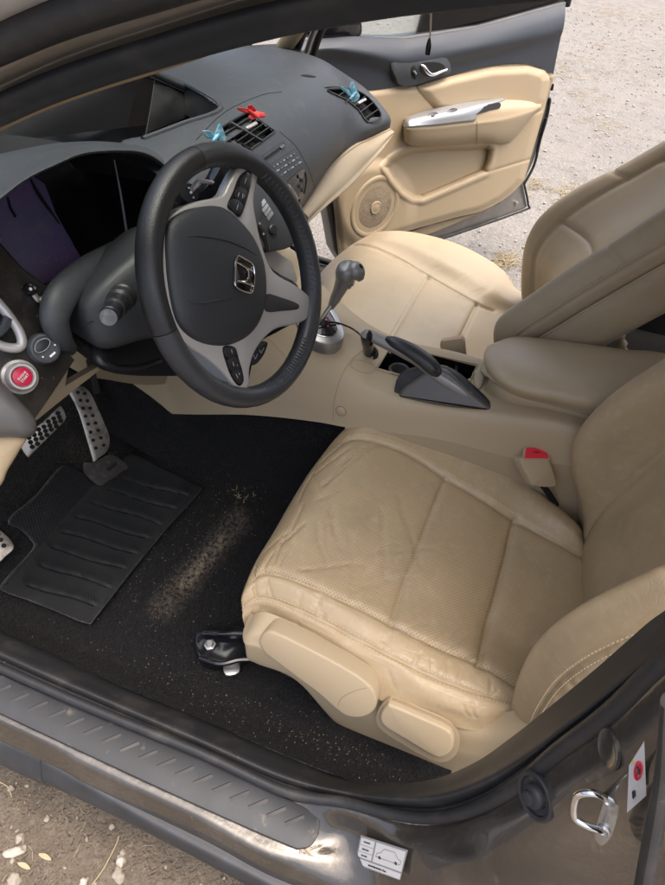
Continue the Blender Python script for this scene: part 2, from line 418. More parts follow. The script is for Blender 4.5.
straws('dry_grass', [(rnd.uniform(-1.4, -.85), rnd.uniform(.2, 1.2)) for _ in range(160)], 'thin bits of dry straw lying on the brown earth', .008, .03, .0005)
P_ = []
for (u, v, k, sp) in ((560, 72, 80, .3), (612, 14, 160, .5), (655, 18, 90, .5), (592, 68, 80, .4), (568, 195, 70, .1), (535, 188, 50, .08), (505, 262, 80, .05), (602, 125, 40, .2), (640, 60, 80, .6), (585, 100, 40, .2)):
    c = V(u, v, z=0)
    for _ in range(k): P_.append((c.x+rnd.gauss(0, sp), c.y+rnd.gauss(0, sp*.5)))
straws('straw_tufts', P_, 'tufts of dry yellow grass strewn over the bright dirt beyond the door', .03, .1, .0016)
for i, (pp, lab) in enumerate([(((92, 885), (104, 868), (116, 845), (119, 836)), 'long thin straw stem lying beside the pale stone cluster'),
                  (((0, 782), (8, 787), (12, 797)), 'curved straw stem at the far left below the rocker trim')]):
    g = G(); g.tube([V(a, b, z=.016) for a, b in pp], .0011, n=6)
    tag(g.build('straw_stem', M_straw), lab, 'straw', 'single straw stems on the brown earth')
for (u, v, lab) in ((45, 857, 'curled dry leaf lying just right of the long pale stone'), (24, 866, 'small feathery dry leaf below the long pale stone')):
    c = V(u, v, z=.018); g = G()
    ol = [c+Vector((a*.006, b*.014, .002*math.sin(a*2+b*3))) for a, b in ((0, -1), (.6, -.5), (.8, .1), (.4, .7), (0, 1), (-.4, .6), (-.5, -.2))]
    g.prism(curve(ol, 3, True), (0, 0, 1), .0006); tag(g.build('dry_leaf', M_straw), lab, 'leaf', 'dry leaves on the brown earth')

# ================================================================== CAR BODY
body = empty('car_body', (0, .3, .2), 'brown grey painted car body shell with black carpet, worn sill and rubber door seals', 'car')
def carpet_extra(t, b, crd, prev):
    N = t.nodes; L = t.links
    def pt(world):  # distance to a point, stretched
        return world
M_carpet = mat('black_carpet', (.0095, .0095, .0102), 1.0, bump=[('noise', 330, 1, .006), ('cell', 260, .8, .004), ('noise', 40, .5, .006)], spec=.15, sheen=.03,
    var=[(5, (.010, .0097, .0093), .5, .75), (70, (.017, .0158, .0142), .56, .72), (330, (.14, .115, .08), .675, .71), (600, (.028, .028, .03), .56, .62)])
# dust ridge mask uses a blend to a dusty colour by position: a separate material
M_dusty = mat('dusty_carpet', (.10, .08, .058), .95, bump=[('noise', 420, 1, .003)], sheen=.2, var=[(60, (.02, .019, .019), .5, .62), (240, (.26, .21, .14), .62, .7)])
# floor: rows along Y (front to rear), columns from the sill to the tunnel
def fz(x, y):
    z = .268
    if y > .98: z += (y-.98)*.75
    if y > 1.15: z += (y-1.15)*.6
    r_ = V(243, 500, z=.27); q = V(160, 606, z=.27)     # dusty hump over the wiring channel
    d_ = q-r_; L2 = d_.x*d_.x+d_.y*d_.y; t_ = max(-.25, min(1.1, ((x-r_.x)*d_.x+(y-r_.y)*d_.y)/L2))
    dd = math.hypot(x-(r_.x+d_.x*t_), y-(r_.y+d_.y*t_))
    z += .016*math.exp(-(dd/.05)**2)
    if x > -.2: z += min(.25, (x+.2)**1.3*1.6)
    if x < -.67: z += (-.67-x)*1.2
    z += .006*noise.noise((x*7, y*7, 0))
    return z, dd
def build_floor():
    xs = [-.712+.60*i/110 for i in range(111)]; ys = [1.42-1.35*j/200 for j in range(201)]
    vs = []; 
    for x in xs:
        for y in ys: vs.append((x, y, fz(x, y)[0]))
    fs = []; m_ = len(ys)
    for i in range(len(xs)-1):
        for j in range(m_-1): fs.append((i*m_+j, (i+1)*m_+j, (i+1)*m_+j+1, i*m_+j+1))
    return mk('floor_carpet', vs, fs, M_carpet, body, ang=180)
floor_o = build_floor()
# dusty colour along the hump (dirt lies there): distance computed from the object coordinates
def dust(m):
    t = m.node_tree; N = t.nodes; L = t.links; b = N['Principled BSDF']
    src = b.inputs['Base Color'].links[0].from_socket
    tc = N.new('ShaderNodeTexCoord')
    out = src
    for (a_, b_, wd, mxv, cc) in ((V(238, 520, z=.28), V(165, 605, z=.28), .05, .65, (.13, .108, .08)), (V(222, 540, z=.28), V(185, 585, z=.28), .022, .75, (.24, .205, .15)), (V(80, 440, z=.36), V(115, 470, z=.3), .06, .6, (.12, .09, .06))):
        a_ = a_-body.location; b_ = b_-body.location      # the carpet's own coordinates are world based
        a_ = a_+body.location; b_ = b_+body.location
        d_ = (b_-a_); L_ = d_.length
        sub = N.new('ShaderNodeVectorMath'); sub.operation = 'SUBTRACT'; sub.inputs[1].default_value = a_; L.new(tc.outputs['Object'], sub.inputs[0])
        dot = N.new('ShaderNodeVectorMath'); dot.operation = 'DOT_PRODUCT'; dot.inputs[1].default_value = d_/L_; L.new(sub.outputs[0], dot.inputs[0])
        cl = N.new('ShaderNodeClamp'); cl.inputs[2].default_value = L_; L.new(dot.outputs['Value'], cl.inputs[0])
        sc_ = N.new('ShaderNodeVectorMath'); sc_.operation = 'SCALE'; sc_.inputs[0].default_value = d_/L_; L.new(cl.outputs[0], sc_.inputs['Scale'])
        ds = N.new('ShaderNodeVectorMath'); ds.operation = 'DISTANCE'; L.new(sub.outputs[0], ds.inputs[0]); L.new(sc_.outputs[0], ds.inputs[1])
        mr = N.new('ShaderNodeMapRange'); mr.interpolation_type = 'SMOOTHSTEP'; mr.inputs[1].default_value = wd; mr.inputs[2].default_value = 0; mr.inputs[3].default_value = 0; mr.inputs[4].default_value = mxv
        L.new(ds.outputs['Value'], mr.inputs[0])
        nz = N.new('ShaderNodeTexNoise'); nz.inputs['Scale'].default_value = 130; nz.inputs['Detail'].default_value = 8; L.new(tc.outputs['Object'], nz.inputs[0])
        m2 = N.new('ShaderNodeMapRange'); m2.inputs[1].default_value = .35; m2.inputs[2].default_value = .62; L.new(nz.outputs[0], m2.inputs[0])
        mu = N.new('ShaderNodeMath'); mu.operation = 'MULTIPLY'; L.new(mr.outputs[0], mu.inputs[0]); L.new(m2.outputs[0], mu.inputs[1])
        mx = N.new('ShaderNodeMix'); mx.data_type = 'RGBA'; L.new(out, mx.inputs['A']); mx.inputs['B'].default_value = (*cc, 1); L.new(mu.outputs[0], mx.inputs['Factor']); out = mx.outputs['Result']
    L.new(out, b.inputs['Base Color'])
dust(M_carpet)
# tunnel flank carpet, rest of the floor
g = G()
g.box((.35, -.9, .26), .72*2+.6, 1.9, .01); g.box((.42, .7, .262), .78, 1.5, .01)
g.build('rear_floor', M_carpet, body)
patch('firewall', [[(x, y, z) for y, z in ((1.25, .3), (1.36, .5), (1.38, .8), (1.3, .93))] for x in (-.8, -.3, .3, .8)], M_hole, body, 2, 4)
# --- inner sill trim + door seal, traced across ten stations (x known: the seal lies along the door aperture)
ST = ['A', 'B', 'C', 'D', 'E']
def sta(u, vs, xs=None, zs=None):
    out = []
    for k, vv in enumerate(vs):
        uu = u if not isinstance(vv, tuple) else vv[0]; v_ = vv if not isinstance(vv, tuple) else vv[1]
        out.append(V(uu, v_, x=xs[k]) if xs else V(uu, v_, z=zs[k]))
    return out
ZS = (.338, .374, .366, .374, .357); XS = (-.718, -.748, -.746, -.760, -.768)
cols = [[Vector((x, 1.6, z)) for x, z in zip((-.708, -.737, -.744, -.757, -.775), ZS)],
        sta(0, (633, 653, 660, 668, 674), zs=ZS), sta(100, (680, 697, 704, 712, 717), zs=ZS), sta(200, (722, 740, 747, 753, 759), zs=ZS),
        sta(285, (759, 777, 784, 792, 798), zs=ZS),
        sta(345, (781, 793, 799, 803, 810), xs=XS), sta(400, (786, 799, 807, 816, 827), xs=XS), sta(440, (781, 797, 808, 818, 829), xs=XS), sta(480, (765, 784, 796, 807, 818), xs=XS),
        sta(520, (738, 761, 772, 785, 796), xs=XS), sta(560, (707, 730, 741, 752, 764), xs=XS), sta(610, (667, 690, 702, 715, 728), xs=XS), sta(665, (620, 645, 655, 664, 675), xs=XS), sta(730, (566, 594, 603, 612, 622), xs=XS)]
cols.append([p+Vector((.01, -.002, .25)) for p in cols[-1]])
A_, B_, C_, D_, E_ = (list(c) for c in zip(*cols))
inner = [p+Vector((.012, 0, -.03)) for p in A_]
patch('sill_trim', [inner, A_, [a*.55+b*.45+Vector((-.002, 0, .004)) for a, b in zip(A_, B_)], B_, [p+Vector((.0, 0, -.006)) for p in C_]], M_rubber, body, 5, 8, flip=False)
g = G(); g.tube([c+Vector((-.003, 0, .0)) for c in C_], .0045, n=10, k=8); g.build('door_seal', M_rubber, body)
g = G(); g.tube([c+Vector((.001, 0, -.001)) for c in D_], .0075, n=12, k=8); g.build('door_seal', M_rubber, body)
# --- painted sill, rocker, B-pillar foot
S0 = [V(0, 712, z=.350), V(100, 755, z=.350), V(200, 803, z=.350), V(285, 843, z=.350)]
nst = len(E_)
P1 = [E_[0]+Vector((-.05, 0, -.007))]+S0+[V(348, 832, z=.352), V(402, 848, x=-.79), V(446, 846, x=-.788), V(490, 838, x=-.787), V(534, 815, x=-.787), V(578, 784, x=-.787), V(632, 752, x=-.787), V(690, 705, x=-.787), V(760, 650, x=-.787)]
P1.append(P1[-1]+Vector((.01, -.002, .25)))
P2 = [E_[0]+Vector((-.065, 0, -.012)), V(0, 722, z=.347), V(86, 765, z=.347), V(200, 819, z=.347), V(275, 858, z=.347), V(356, 865, z=.348), V(410, 872, x=-.81), V(456, 868, x=-.81), V(506, 860, x=-.805), V(556, 835, x=-.80), V(606, 806, x=-.80), V(660, 780, x=-.80), V(725, 735, x=-.80), V(800, 680, x=-.80)]
P2.append(P2[-1]+Vector((.01, -.002, .25)))
P3 = [p+Vector((-.008, -.004, -.02)) for p in P2[:5]]+[V(380, 905, z=.335), V(430, 905, x=-.835), V(480, 905, x=-.835), V(530, 900, x=-.83), V(590, 880, x=-.81), V(640, 860, x=-.805), V(700, 835, x=-.80), V(765, 780, x=-.80), V(840, 710, x=-.80)]
P3.append(P3[-1]+Vector((.01, -.002, .25)))
P4 = [p+Vector((-.012, -.004, -.04)) for p in P3[:6]]+[p+Vector((-.02, -.05, -.06)) for p in P3[6:]]
Em = [E_[i]+(P1[i]-E_[i])*.12+Vector((0, 0, -.004)) for i in range(nst)]
def sheen_paint(s, t, p): return 0
paint_o = patch('painted_sill', [[p+Vector((.006, 0, -.004)) for p in E_], Em, P1, P2, P3, P4], M_paint, body, 8, 8, flip=True)
S2 = [Vector((-.846, 1.6, .30))]+[V(u, v, z=.30) for u, v in ((0, 736), (51, 760), (156, 819), (260, 873), (340, 915), (480, 990))]
S2b = [p+Vector((-.010, 0, -.006)) for p in S2]
S3 = [Vector((-.873, 1.6, .225))]+[V(u, v, z=.225) for u, v in ((0, 765), (60, 790), (165, 838), (250, 883), (330, 928), (470, 1005))]
patch('rocker_trim', [[p+Vector((.012, 0, .002)) for p in S2], S2, S2b, [(a+b)/2+Vector((-.007, 0, 0)) for a, b in zip(S2b, S3)], S3, [p+Vector((.008, 0, -.012)) for p in S3], [p+Vector((.03, 0, -.02)) for p in S3]], M_scuff, body, 6, 8, flip=True)
# --- scuff plate
edge_in = [V(-60, 647, z=.3605), V(0, 674, z=.3605), V(100, 717, z=.3605), V(200, 758, z=.3605), V(300, 805, z=.3605), V(320, 815, z=.3605)]
edge_out = [V(319, 833, z=.3605), V(311, 845, z=.3605), V(300, 848, z=.3605), V(286, 844, z=.3605), V(204, 808, z=.3605), V(100, 760, z=.3605), V(0, 713, z=.3605), V(-60, 686, z=.3605)]
ol = curve(edge_in, 4)+curve(edge_out, 4); g = G(); g.prism(ol, (0, 0, 1), .0075, .0012); scuff = g.build('scuff_plate', M_scuff, body, ang=30)
g = G()
for i in range(24):
    f_ = i/16.8
    a0 = V(12+f_*296, 714+f_*132, z=.3605); 
    a = V(-8+i*18.3, 692.5+i*8.15, z=.3605); b = V(-8+i*18.3+19, 692.5+i*8.15-8, z=.3605)
    if a.y < .29: continue
    d_ = (b-a); sd = Vector((-d_.y, d_.x, 0)).normalized()
    # a shallow wedge rib
    g.add([a-sd*.0045, a+sd*.0012, b+sd*.0012, b-sd*.0045, a+Vector((0, 0, .0009)), b+Vector((0, 0, .0009))], [(0, 3, 2, 1), (0, 4, 5, 3), (1, 2, 5, 4), (0, 1, 4), (3, 5, 2)])
g.build('grip_ribs', M_rubber, scuff, smooth=False)
# --- label on the sill, pillar sticker, bump stop, striker
def quad(name, pts, m, parent, th=.0006):
    pts = [Vector(p) for p in pts]; nn = (pts[1]-pts[0]).cross(pts[3]-pts[0]).normalized()
    if nn.dot(CP-pts[0]) < 0: nn = -nn
    g = G(); g.prism([p+nn*th for p in pts], nn, th*1.5); return g.build(name, m, parent, smooth=False), nn
SPp, NPp = caster([paint_o])
lA, lB, lC = SPp(358, 838), SPp(408, 852), SPp(378, 878); ln0 = (lB-lA).cross(lC-lA).normalized(); ln0 = ln0 if ln0.dot(CP-lA) > 0 else -ln0; lpl = ((lA+lB+lC)/3+ln0*.0055, ln0)
lp = [V(361, 835, pl=lpl), V(408, 850, pl=lpl), V(400, 880, pl=lpl), V(355, 864, pl=lpl)]
lab, nn = quad('tyre_label', lp, mat('label_grey', (.20, .20, .20), .4), body)
ex = (lp[1]-lp[0]).normalized(); ey = (lp[0]-lp[3]).normalized(); o0 = lp[3]+nn*.0008; WL = (lp[1]-lp[0]).length; HL = (lp[0]-lp[3]).length
M_wlab = mat('label_white', (.46, .46, .45), .4); M_klab = mat('label_black', (.02, .02, .02), .5)
def lq(x0, y0, x1, y1, m, nm): 
    return quad(nm, [o0+ex*WL*x0+ey*HL*y0, o0+ex*WL*x1+ey*HL*y0, o0+ex*WL*x1+ey*HL*y1, o0+ex*WL*x0+ey*HL*y1], m, lab, .0003)
for (a, b, c, d_) in ((.03, .72, .33, .94), (.03, .50, .33, .70), (.03, .30, .33, .48), (.37, .30, .97, .94), (.03, .06, .97, .24)): lq(a, b, c, d_, M_wlab, 'label_field')
o1 = nn*.0012
text('label_text', 'TIRE 205/55R16', o0+o1+ex*WL*.18+ey*HL*.84, ex, ey, HL*.042, M_klab, lab)
text('label_text', 'FRONT 220kPa', o0+o1+ex*WL*.18+ey*HL*.60, ex, ey, HL*.042, M_klab, lab)
text('label_text', 'REAR  220kPa', o0+o1+ex*WL*.18+ey*HL*.39, ex, ey, HL*.042, M_klab, lab)
text('label_text', 'SEE OWNER MANUAL  2.2 bar', o0+o1+ex*WL*.5+ey*HL*.15, ex, ey, HL*.055, M_klab, lab)
for cx in (.5, .84):
    g = G(); g.lathe(o0+ex*WL*cx+ey*HL*.5, nn, [(HL*.04, 0), (HL*.04, .0011)], 12); g.build('label_dot', M_klab, lab)
g = G(); ring = [o0+o1*.8+ex*WL*x_+ey*HL*y_ for x_, y_ in ((.42, .5), (.43, .62), (.50, .66), (.56, .82), (.78, .82), (.86, .66), (.93, .62), (.93, .5))]; g.tube(ring, .0002, n=4, k=1, closed=True); g.build('label_outline', M_klab, lab)
# striker
spn = (SPp(608, 812, .001), Vector((-.85, .35, .25)).normalized())
def SP(u, v, off=0): return V(u, v, pl=spn, off=off)
g = G(); ol = curve([SP(596, 834), SP(603, 842), SP(613, 832), SP(620, 805), SP(622, 788), SP(614, 785), SP(606, 795), SP(597, 822)], 4, True); g.prism([p+spn[1]*.004 for p in ol], spn[1], .012, .001); st_ = g.build('door_striker', M_steel, body)
g = G(); g.tube([SP(604, 797, .0), SP(604, 797, .012), SP(592, 793, .022), SP(578, 795, .024), SP(574, 805, .024), SP(575, 818, .024), SP(587, 826, .022), SP(600, 830, .012), SP(600, 830, 0)], .0026, n=10, k=5); g.build('striker_loop', M_chrome, st_)
for (u, v) in ((609, 799), (604, 829)):
    g = G(); g.lathe(SP(u, v, .004), spn[1], [(.0048, 0), (.0048, .002), (.0035, .003), (.0025, .0015), (.0005, .0015)], 14); g.build('screw', M_steel, st_)
# bump stop
g = G(); c = SPp(540, 796, .004); nb = (NPp(540, 796)*.5+Vector((-.75, .45, .48)).normalized()*.5).normalized()
g.lathe(c-nb*.002, nb, [(.021, 0), (.021, .004), (.019, .0055), (.0165, .0045), (.0155, .002), (.011, .0015), (.0105, .007), (.0085, .009), (.0065, .0095), (.006, .013), (.0045, .014), (.001, .014)], 24); g.build('rubber_bump_stop', M_rubber, body)
g = G(); c = SPp(609, 748, .0); nb = NPp(609, 748); g.lathe(c-nb*.001, nb, [(.014, 0), (.014, .0022), (.0125, .003), (.011, .0024), (.004, .002), (.0005, .002)], 24); g.build('rubber_grommet', M_paint, body)
# warning sticker
wp = (SPp(636, 780, .004), Vector((-.9, .25, .1)).normalized())
q = [V(644, 741, pl=wp), V(646, 795, pl=wp), V(627, 812, pl=wp), V(629, 765, pl=wp)]
wl, nn = quad('warning_label', q, M_wlab, body)
c = V(638, 771, pl=wp, off=.0012); ey2 = (q[0]-q[1]).normalized(); ex2 = (q[1]-q[2]).normalized()
g = G(); g.tube([c+ex2*.0055*math.cos(t*math.pi/10)+ey2*.0085*math.sin(t*math.pi/10) for t in range(20)], .0007, n=5, k=1, closed=True); g.tube([c-ex2*.004-ey2*.006, c+ex2*.004+ey2*.006], .0006, n=5, k=1); g.build('prohibition_ring', M_redsw, wl)
g = G(); g.tube([c+ey2*.004, c+ex2*.001, c-ey2*.005+ex2*.002], [.0006, .0010, .0005], n=6, k=3); g.build('pictogram', M_klab, wl)
c = V(633, 795, pl=wp, off=.0012); g = G(); g.tube([c+ey2*.0035, c-ey2*.0035], .0007, n=5, k=1); g.tube([c+ex2*.0025+ey2*.003, c+ex2*.0025-ey2*.003], .0006, n=5, k=1); g.build('label_text', M_klab, wl)
c = V(633, 762, pl=wp, off=.0012); g = G(); g.prism([c+ey2*.0025, c-ey2*.0015+ex2*.002, c-ey2*.0015-ex2*.002], nn, .0005); g.build('warning_triangle', mat('label_yellow', (.7, .45, .03), .5), wl)
# dark rear edge of the pillar: second door seal
g = G(); g.tube([V(668, 700, x=-.80), V(664, 770, x=-.81), V(652, 840, x=-.82), V(640, 900, x=-.83)], [.006, .008, .01, .01], n=10, flat=((0, 0, 1), .6)); g.build('rear_door_seal', M_rubber, body)
# --- roof rail of the driver's door aperture: bands traced at known x
def band(us, x): return [V(u, v, x=x) for u, v in us]
bot = [(-90, 170), (0, 130), (50, 108), (100, 90), (149, 74.5), (218, 53), (280, 37.5), (330, 27.5), (400, 16.5), (475, 8), (553, 0), (640, -8)]
def shift(L_, dv, x, dx=0): return [V(u, v-dv(u) if callable(dv) else v-dv, x=x) for u, v in L_]
ext = lambda L_: [L_[0]+(L_[0]-L_[1])*4]+L_+[L_[-1]+(L_[-1]-L_[-2])*4]
b0 = ext([V(u, v+(1.2 if u < 150 else (-1 if u < 225 else -12)), x=-.565) for u, v in bot]); 
b1 = ext(shift(bot, lambda u: 5 if u < 220 else 5, -.575))
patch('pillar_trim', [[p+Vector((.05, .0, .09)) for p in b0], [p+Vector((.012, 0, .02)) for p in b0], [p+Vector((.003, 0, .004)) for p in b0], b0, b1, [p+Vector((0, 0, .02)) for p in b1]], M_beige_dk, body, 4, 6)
r1 = ext(shift(bot, lambda u: 2 if u < 200 else 0, -.590)); r2 = ext(shift(bot, 12, -.600)); r3 = ext(shift(bot, 24, -.607)); r4 = ext(shift(bot, 34, -.607)); r5 = ext(shift(bot, 40, -.600)); 
patch('roof_door_seal', [[p+Vector((.02, 0, .012)) for p in r1], r1, r2, r3, r4, r5, [p+Vector((.03, 0, .0)) for p in r5]], mat('seal_rubber', (.030, .034, .040), .6, spec=.2, bump=[('noise', 60, .2, .001)], var=[(18, (.06, .062, .064), .5, .75), (150, (.2, .19, .17), .7, .76)]), body, 6, 6)
r6 = ext(shift(bot, 38, -.615)); r7 = ext(shift(bot, 52, -.622)); r8 = ext(shift(bot, 66, -.630)); r9 = ext(shift(bot, 80, -.634)); r10 = ext(shift(bot, 96, -.650)); r11 = ext(shift(bot, 102, -.64))
patch('painted_roof_rail', [r6, [p+Vector((.012, 0, .004)) for p in r6], r7, r8, r9], mat('rail_paint', (.26, .24, .21), .35, metal=.4, coat=.3, var=[(9, (.32, .30, .27), .5, .75)]), body, 6, 6)
g = G(); g.tube([a*.5+b*.5+Vector((-.004, 0, 0)) for a, b in zip(r9, r10)], .0115, n=12, k=6); g.build('gutter_seal', M_rubber, body)
r12 = ext(shift(bot, 116, -.665)); r13 = ext(shift(bot, 150, -.68)); r14 = ext(shift(bot, 190, -.68))
patch('outer_pillar', [r11, [p+Vector((-.0, 0, .0)) for p in r12], r13, r14], mat('sky_reflection_paint', (.75, .75, .76), .3, metal=.3, coat=.5), body, 4, 6)  # sky reflection on the pillar paint put in as a pale colour
# roof skin, windscreen, far side of the shell
patch('roof_panel', [[Vector((x, y, z-abs(x)**2*.12)) for y, z in ((.55, 1.40), (.3, 1.435), (-.2, 1.46), (-.8, 1.45), (-1.5, 1.36))] for x in (-.6, -.3, 0, .3, .6)], mat('headliner', (.55, .5, .42), .8), body, 3, 4, thick=.02)
def fglass():
    m = bpy.data.materials.new('clear_glass'); m.use_nodes = True; t = m.node_tree; t.nodes.clear()
    o = t.nodes.new('ShaderNodeOutputMaterial'); a = t.nodes.new('ShaderNodeBsdfTransparent'); a.inputs[0].default_value = (.86, .9, .9, 1); b = t.nodes.new('ShaderNodeBsdfGlossy'); b.inputs['Roughness'].default_value = .02
    mx = t.nodes.new('ShaderNodeMixShader'); fr = t.nodes.new('ShaderNodeFresnel'); fr.inputs[0].default_value = 1.45
    t.links.new(fr.outputs[0], mx.inputs[0]); t.links.new(a.outputs[0], mx.inputs[1]); t.links.new(b.outputs[0], mx.inputs[2]); t.links.new(mx.outputs[0], o.inputs[0]); return m
M_glass = fglass()
patch('windscreen', [[Vector((x*f_, y-abs(x)**2*.15, z)) for y, z, f_ in ((1.42, .93, 1.12), (1.05, 1.14, 1.03), (.57, 1.39, .95))] for x in (-.62, -.3, 0, .3, .62)], M_glass, body, 4, 4, thick=.004)
g = G(); g.tube([(.80, 1.25, .93), (.75, 1.0, 1.1), (.67, .66, 1.30), (.64, .3, 1.36), (.64, -.3, 1.38), (.66, -1.3, 1.28)], .028, n=12, k=6); g.build('far_roof_rail', M_beige_dk, body)
g = G(); g.tube([(.65, -.22, 1.37), (.74, -.17, 1.0), (.78, -.12, .7), (.78, -.08, .33)], [.04, .05, .06, .07], n=12, k=6); g.build('far_center_pillar', M_hole, body)
patch('rear_side_panel', [[Vector((x, y, z)) for x, z in ((.76, .25), (.78, .5), (.80, .8), (.80, .93))] for y in (-.12, -.6, -1.2, -1.7)], M_hole, body, 3, 4, thick=.02)
patch('rear_wall', [[Vector((x, y, z)) for y, z in ((-1.45, .25), (-1.5, .5), (-1.6, .9))] for x in (-.82, 0, .82)], M_hole, body, 3, 4)
# far sill, jamb and footwell
patch('far_sill', [[Vector((x, y, z)) for x, z in ((.60, .27), (.68, .29), (.705, .35), (.74, .36), (.76, .345), (.82, .34), (.84, .25), (.84, .17))] for y in (1.3, .8, .3, -.05)], M_rubber, body, 3, 4)
patch('rear_sill', [[Vector((x, y, z)) for x, z in ((.56, .27), (.64, .29), (.70, .37), (.76, .38), (.82, .34), (.84, .17))] for y in (-.06, -.5, -1.2)], M_hole, body, 3, 4)
g = G(); g.box((0, -.62, .33), 1.1, .5, .14); g.build('rear_footwell', M_carpet, body, bevel=.03)
g = G(); g.tube([(.745, -.1, .36), (.745, .3, .365), (.745, .75, .37), (.75, .93, .40), (.765, 1.02, .50), (.775, 1.08, .66), (.78, 1.14, .85), (.74, 1.0, 1.06)], .011, n=10, k=6); g.build('far_door_seal', M_rubber, body)
g = G(); g.tube([(.775, .98, .36), (.80, 1.05, .46), (.81, 1.12, .62), (.815, 1.17, .85), (.79, 1.1, .98), (.74, .86, 1.17)], [.02, .022, .022, .02, .016, .016], n=10, k=6); g.build('far_hinge_pillar', M_silver2, body)
patch('kick_panel', [[Vector((x, y, z)) for y, z in ((1.25, .9), (1.22, .6), (1.15, .3))] for x in (.66, .72, .78)], M_hole, body, 3, 3)
patch('far_footwell', [[Vector((x, y, z)) for y, z in ((1.3, .75), (1.28, .5), (1.1, .33), (.8, .275), (.5, .27))] for x in (.1, .3, .5, .70)], M_carpet, body, 3, 4)
g = G(); g.tube([V(293, 60, x=.68), V(297, 48, x=.68), V(303, 32, x=.66), V(312, 15, x=.64)], .012, n=10); g.build('far_door_seal', M_rubber, body)
g = G(); g.tube([V(303, 62, x=.70), V(308, 48, x=.70), V(313, 34, x=.68), V(322, 15, x=.66)], .008, n=10); g.build('far_pillar_edge', M_steel, body)
g = G(); g.tube([V(311, 66, x=.72), V(314, 52, x=.72), V(319, 36, x=.70), V(328, 15, x=.68)], .010, n=10); g.build('far_pillar_seal', M_rubber, body)
g = G(); g.tube([V(278, 56, x=.66), V(285, 46, x=.66), V(295, 32, x=.64), V(305, 15, x=.62)], .02, n=10); g.build('far_pillar_trim', M_beige, body)
# tunnel
patch('tunnel_carpet', [[Vector((x, y, z+(.10 if y > 1 else 0))) for x, z in ((-.2, .25), (-.16, .33), (-.12, .44), (-.05, .5), (.05, .5), (.12, .44), (.16, .33), (.2, .25))] for y in (1.35, 1.1, .8, .4, 0, -.6, -1.3)], M_carpet, body, 4, 4)
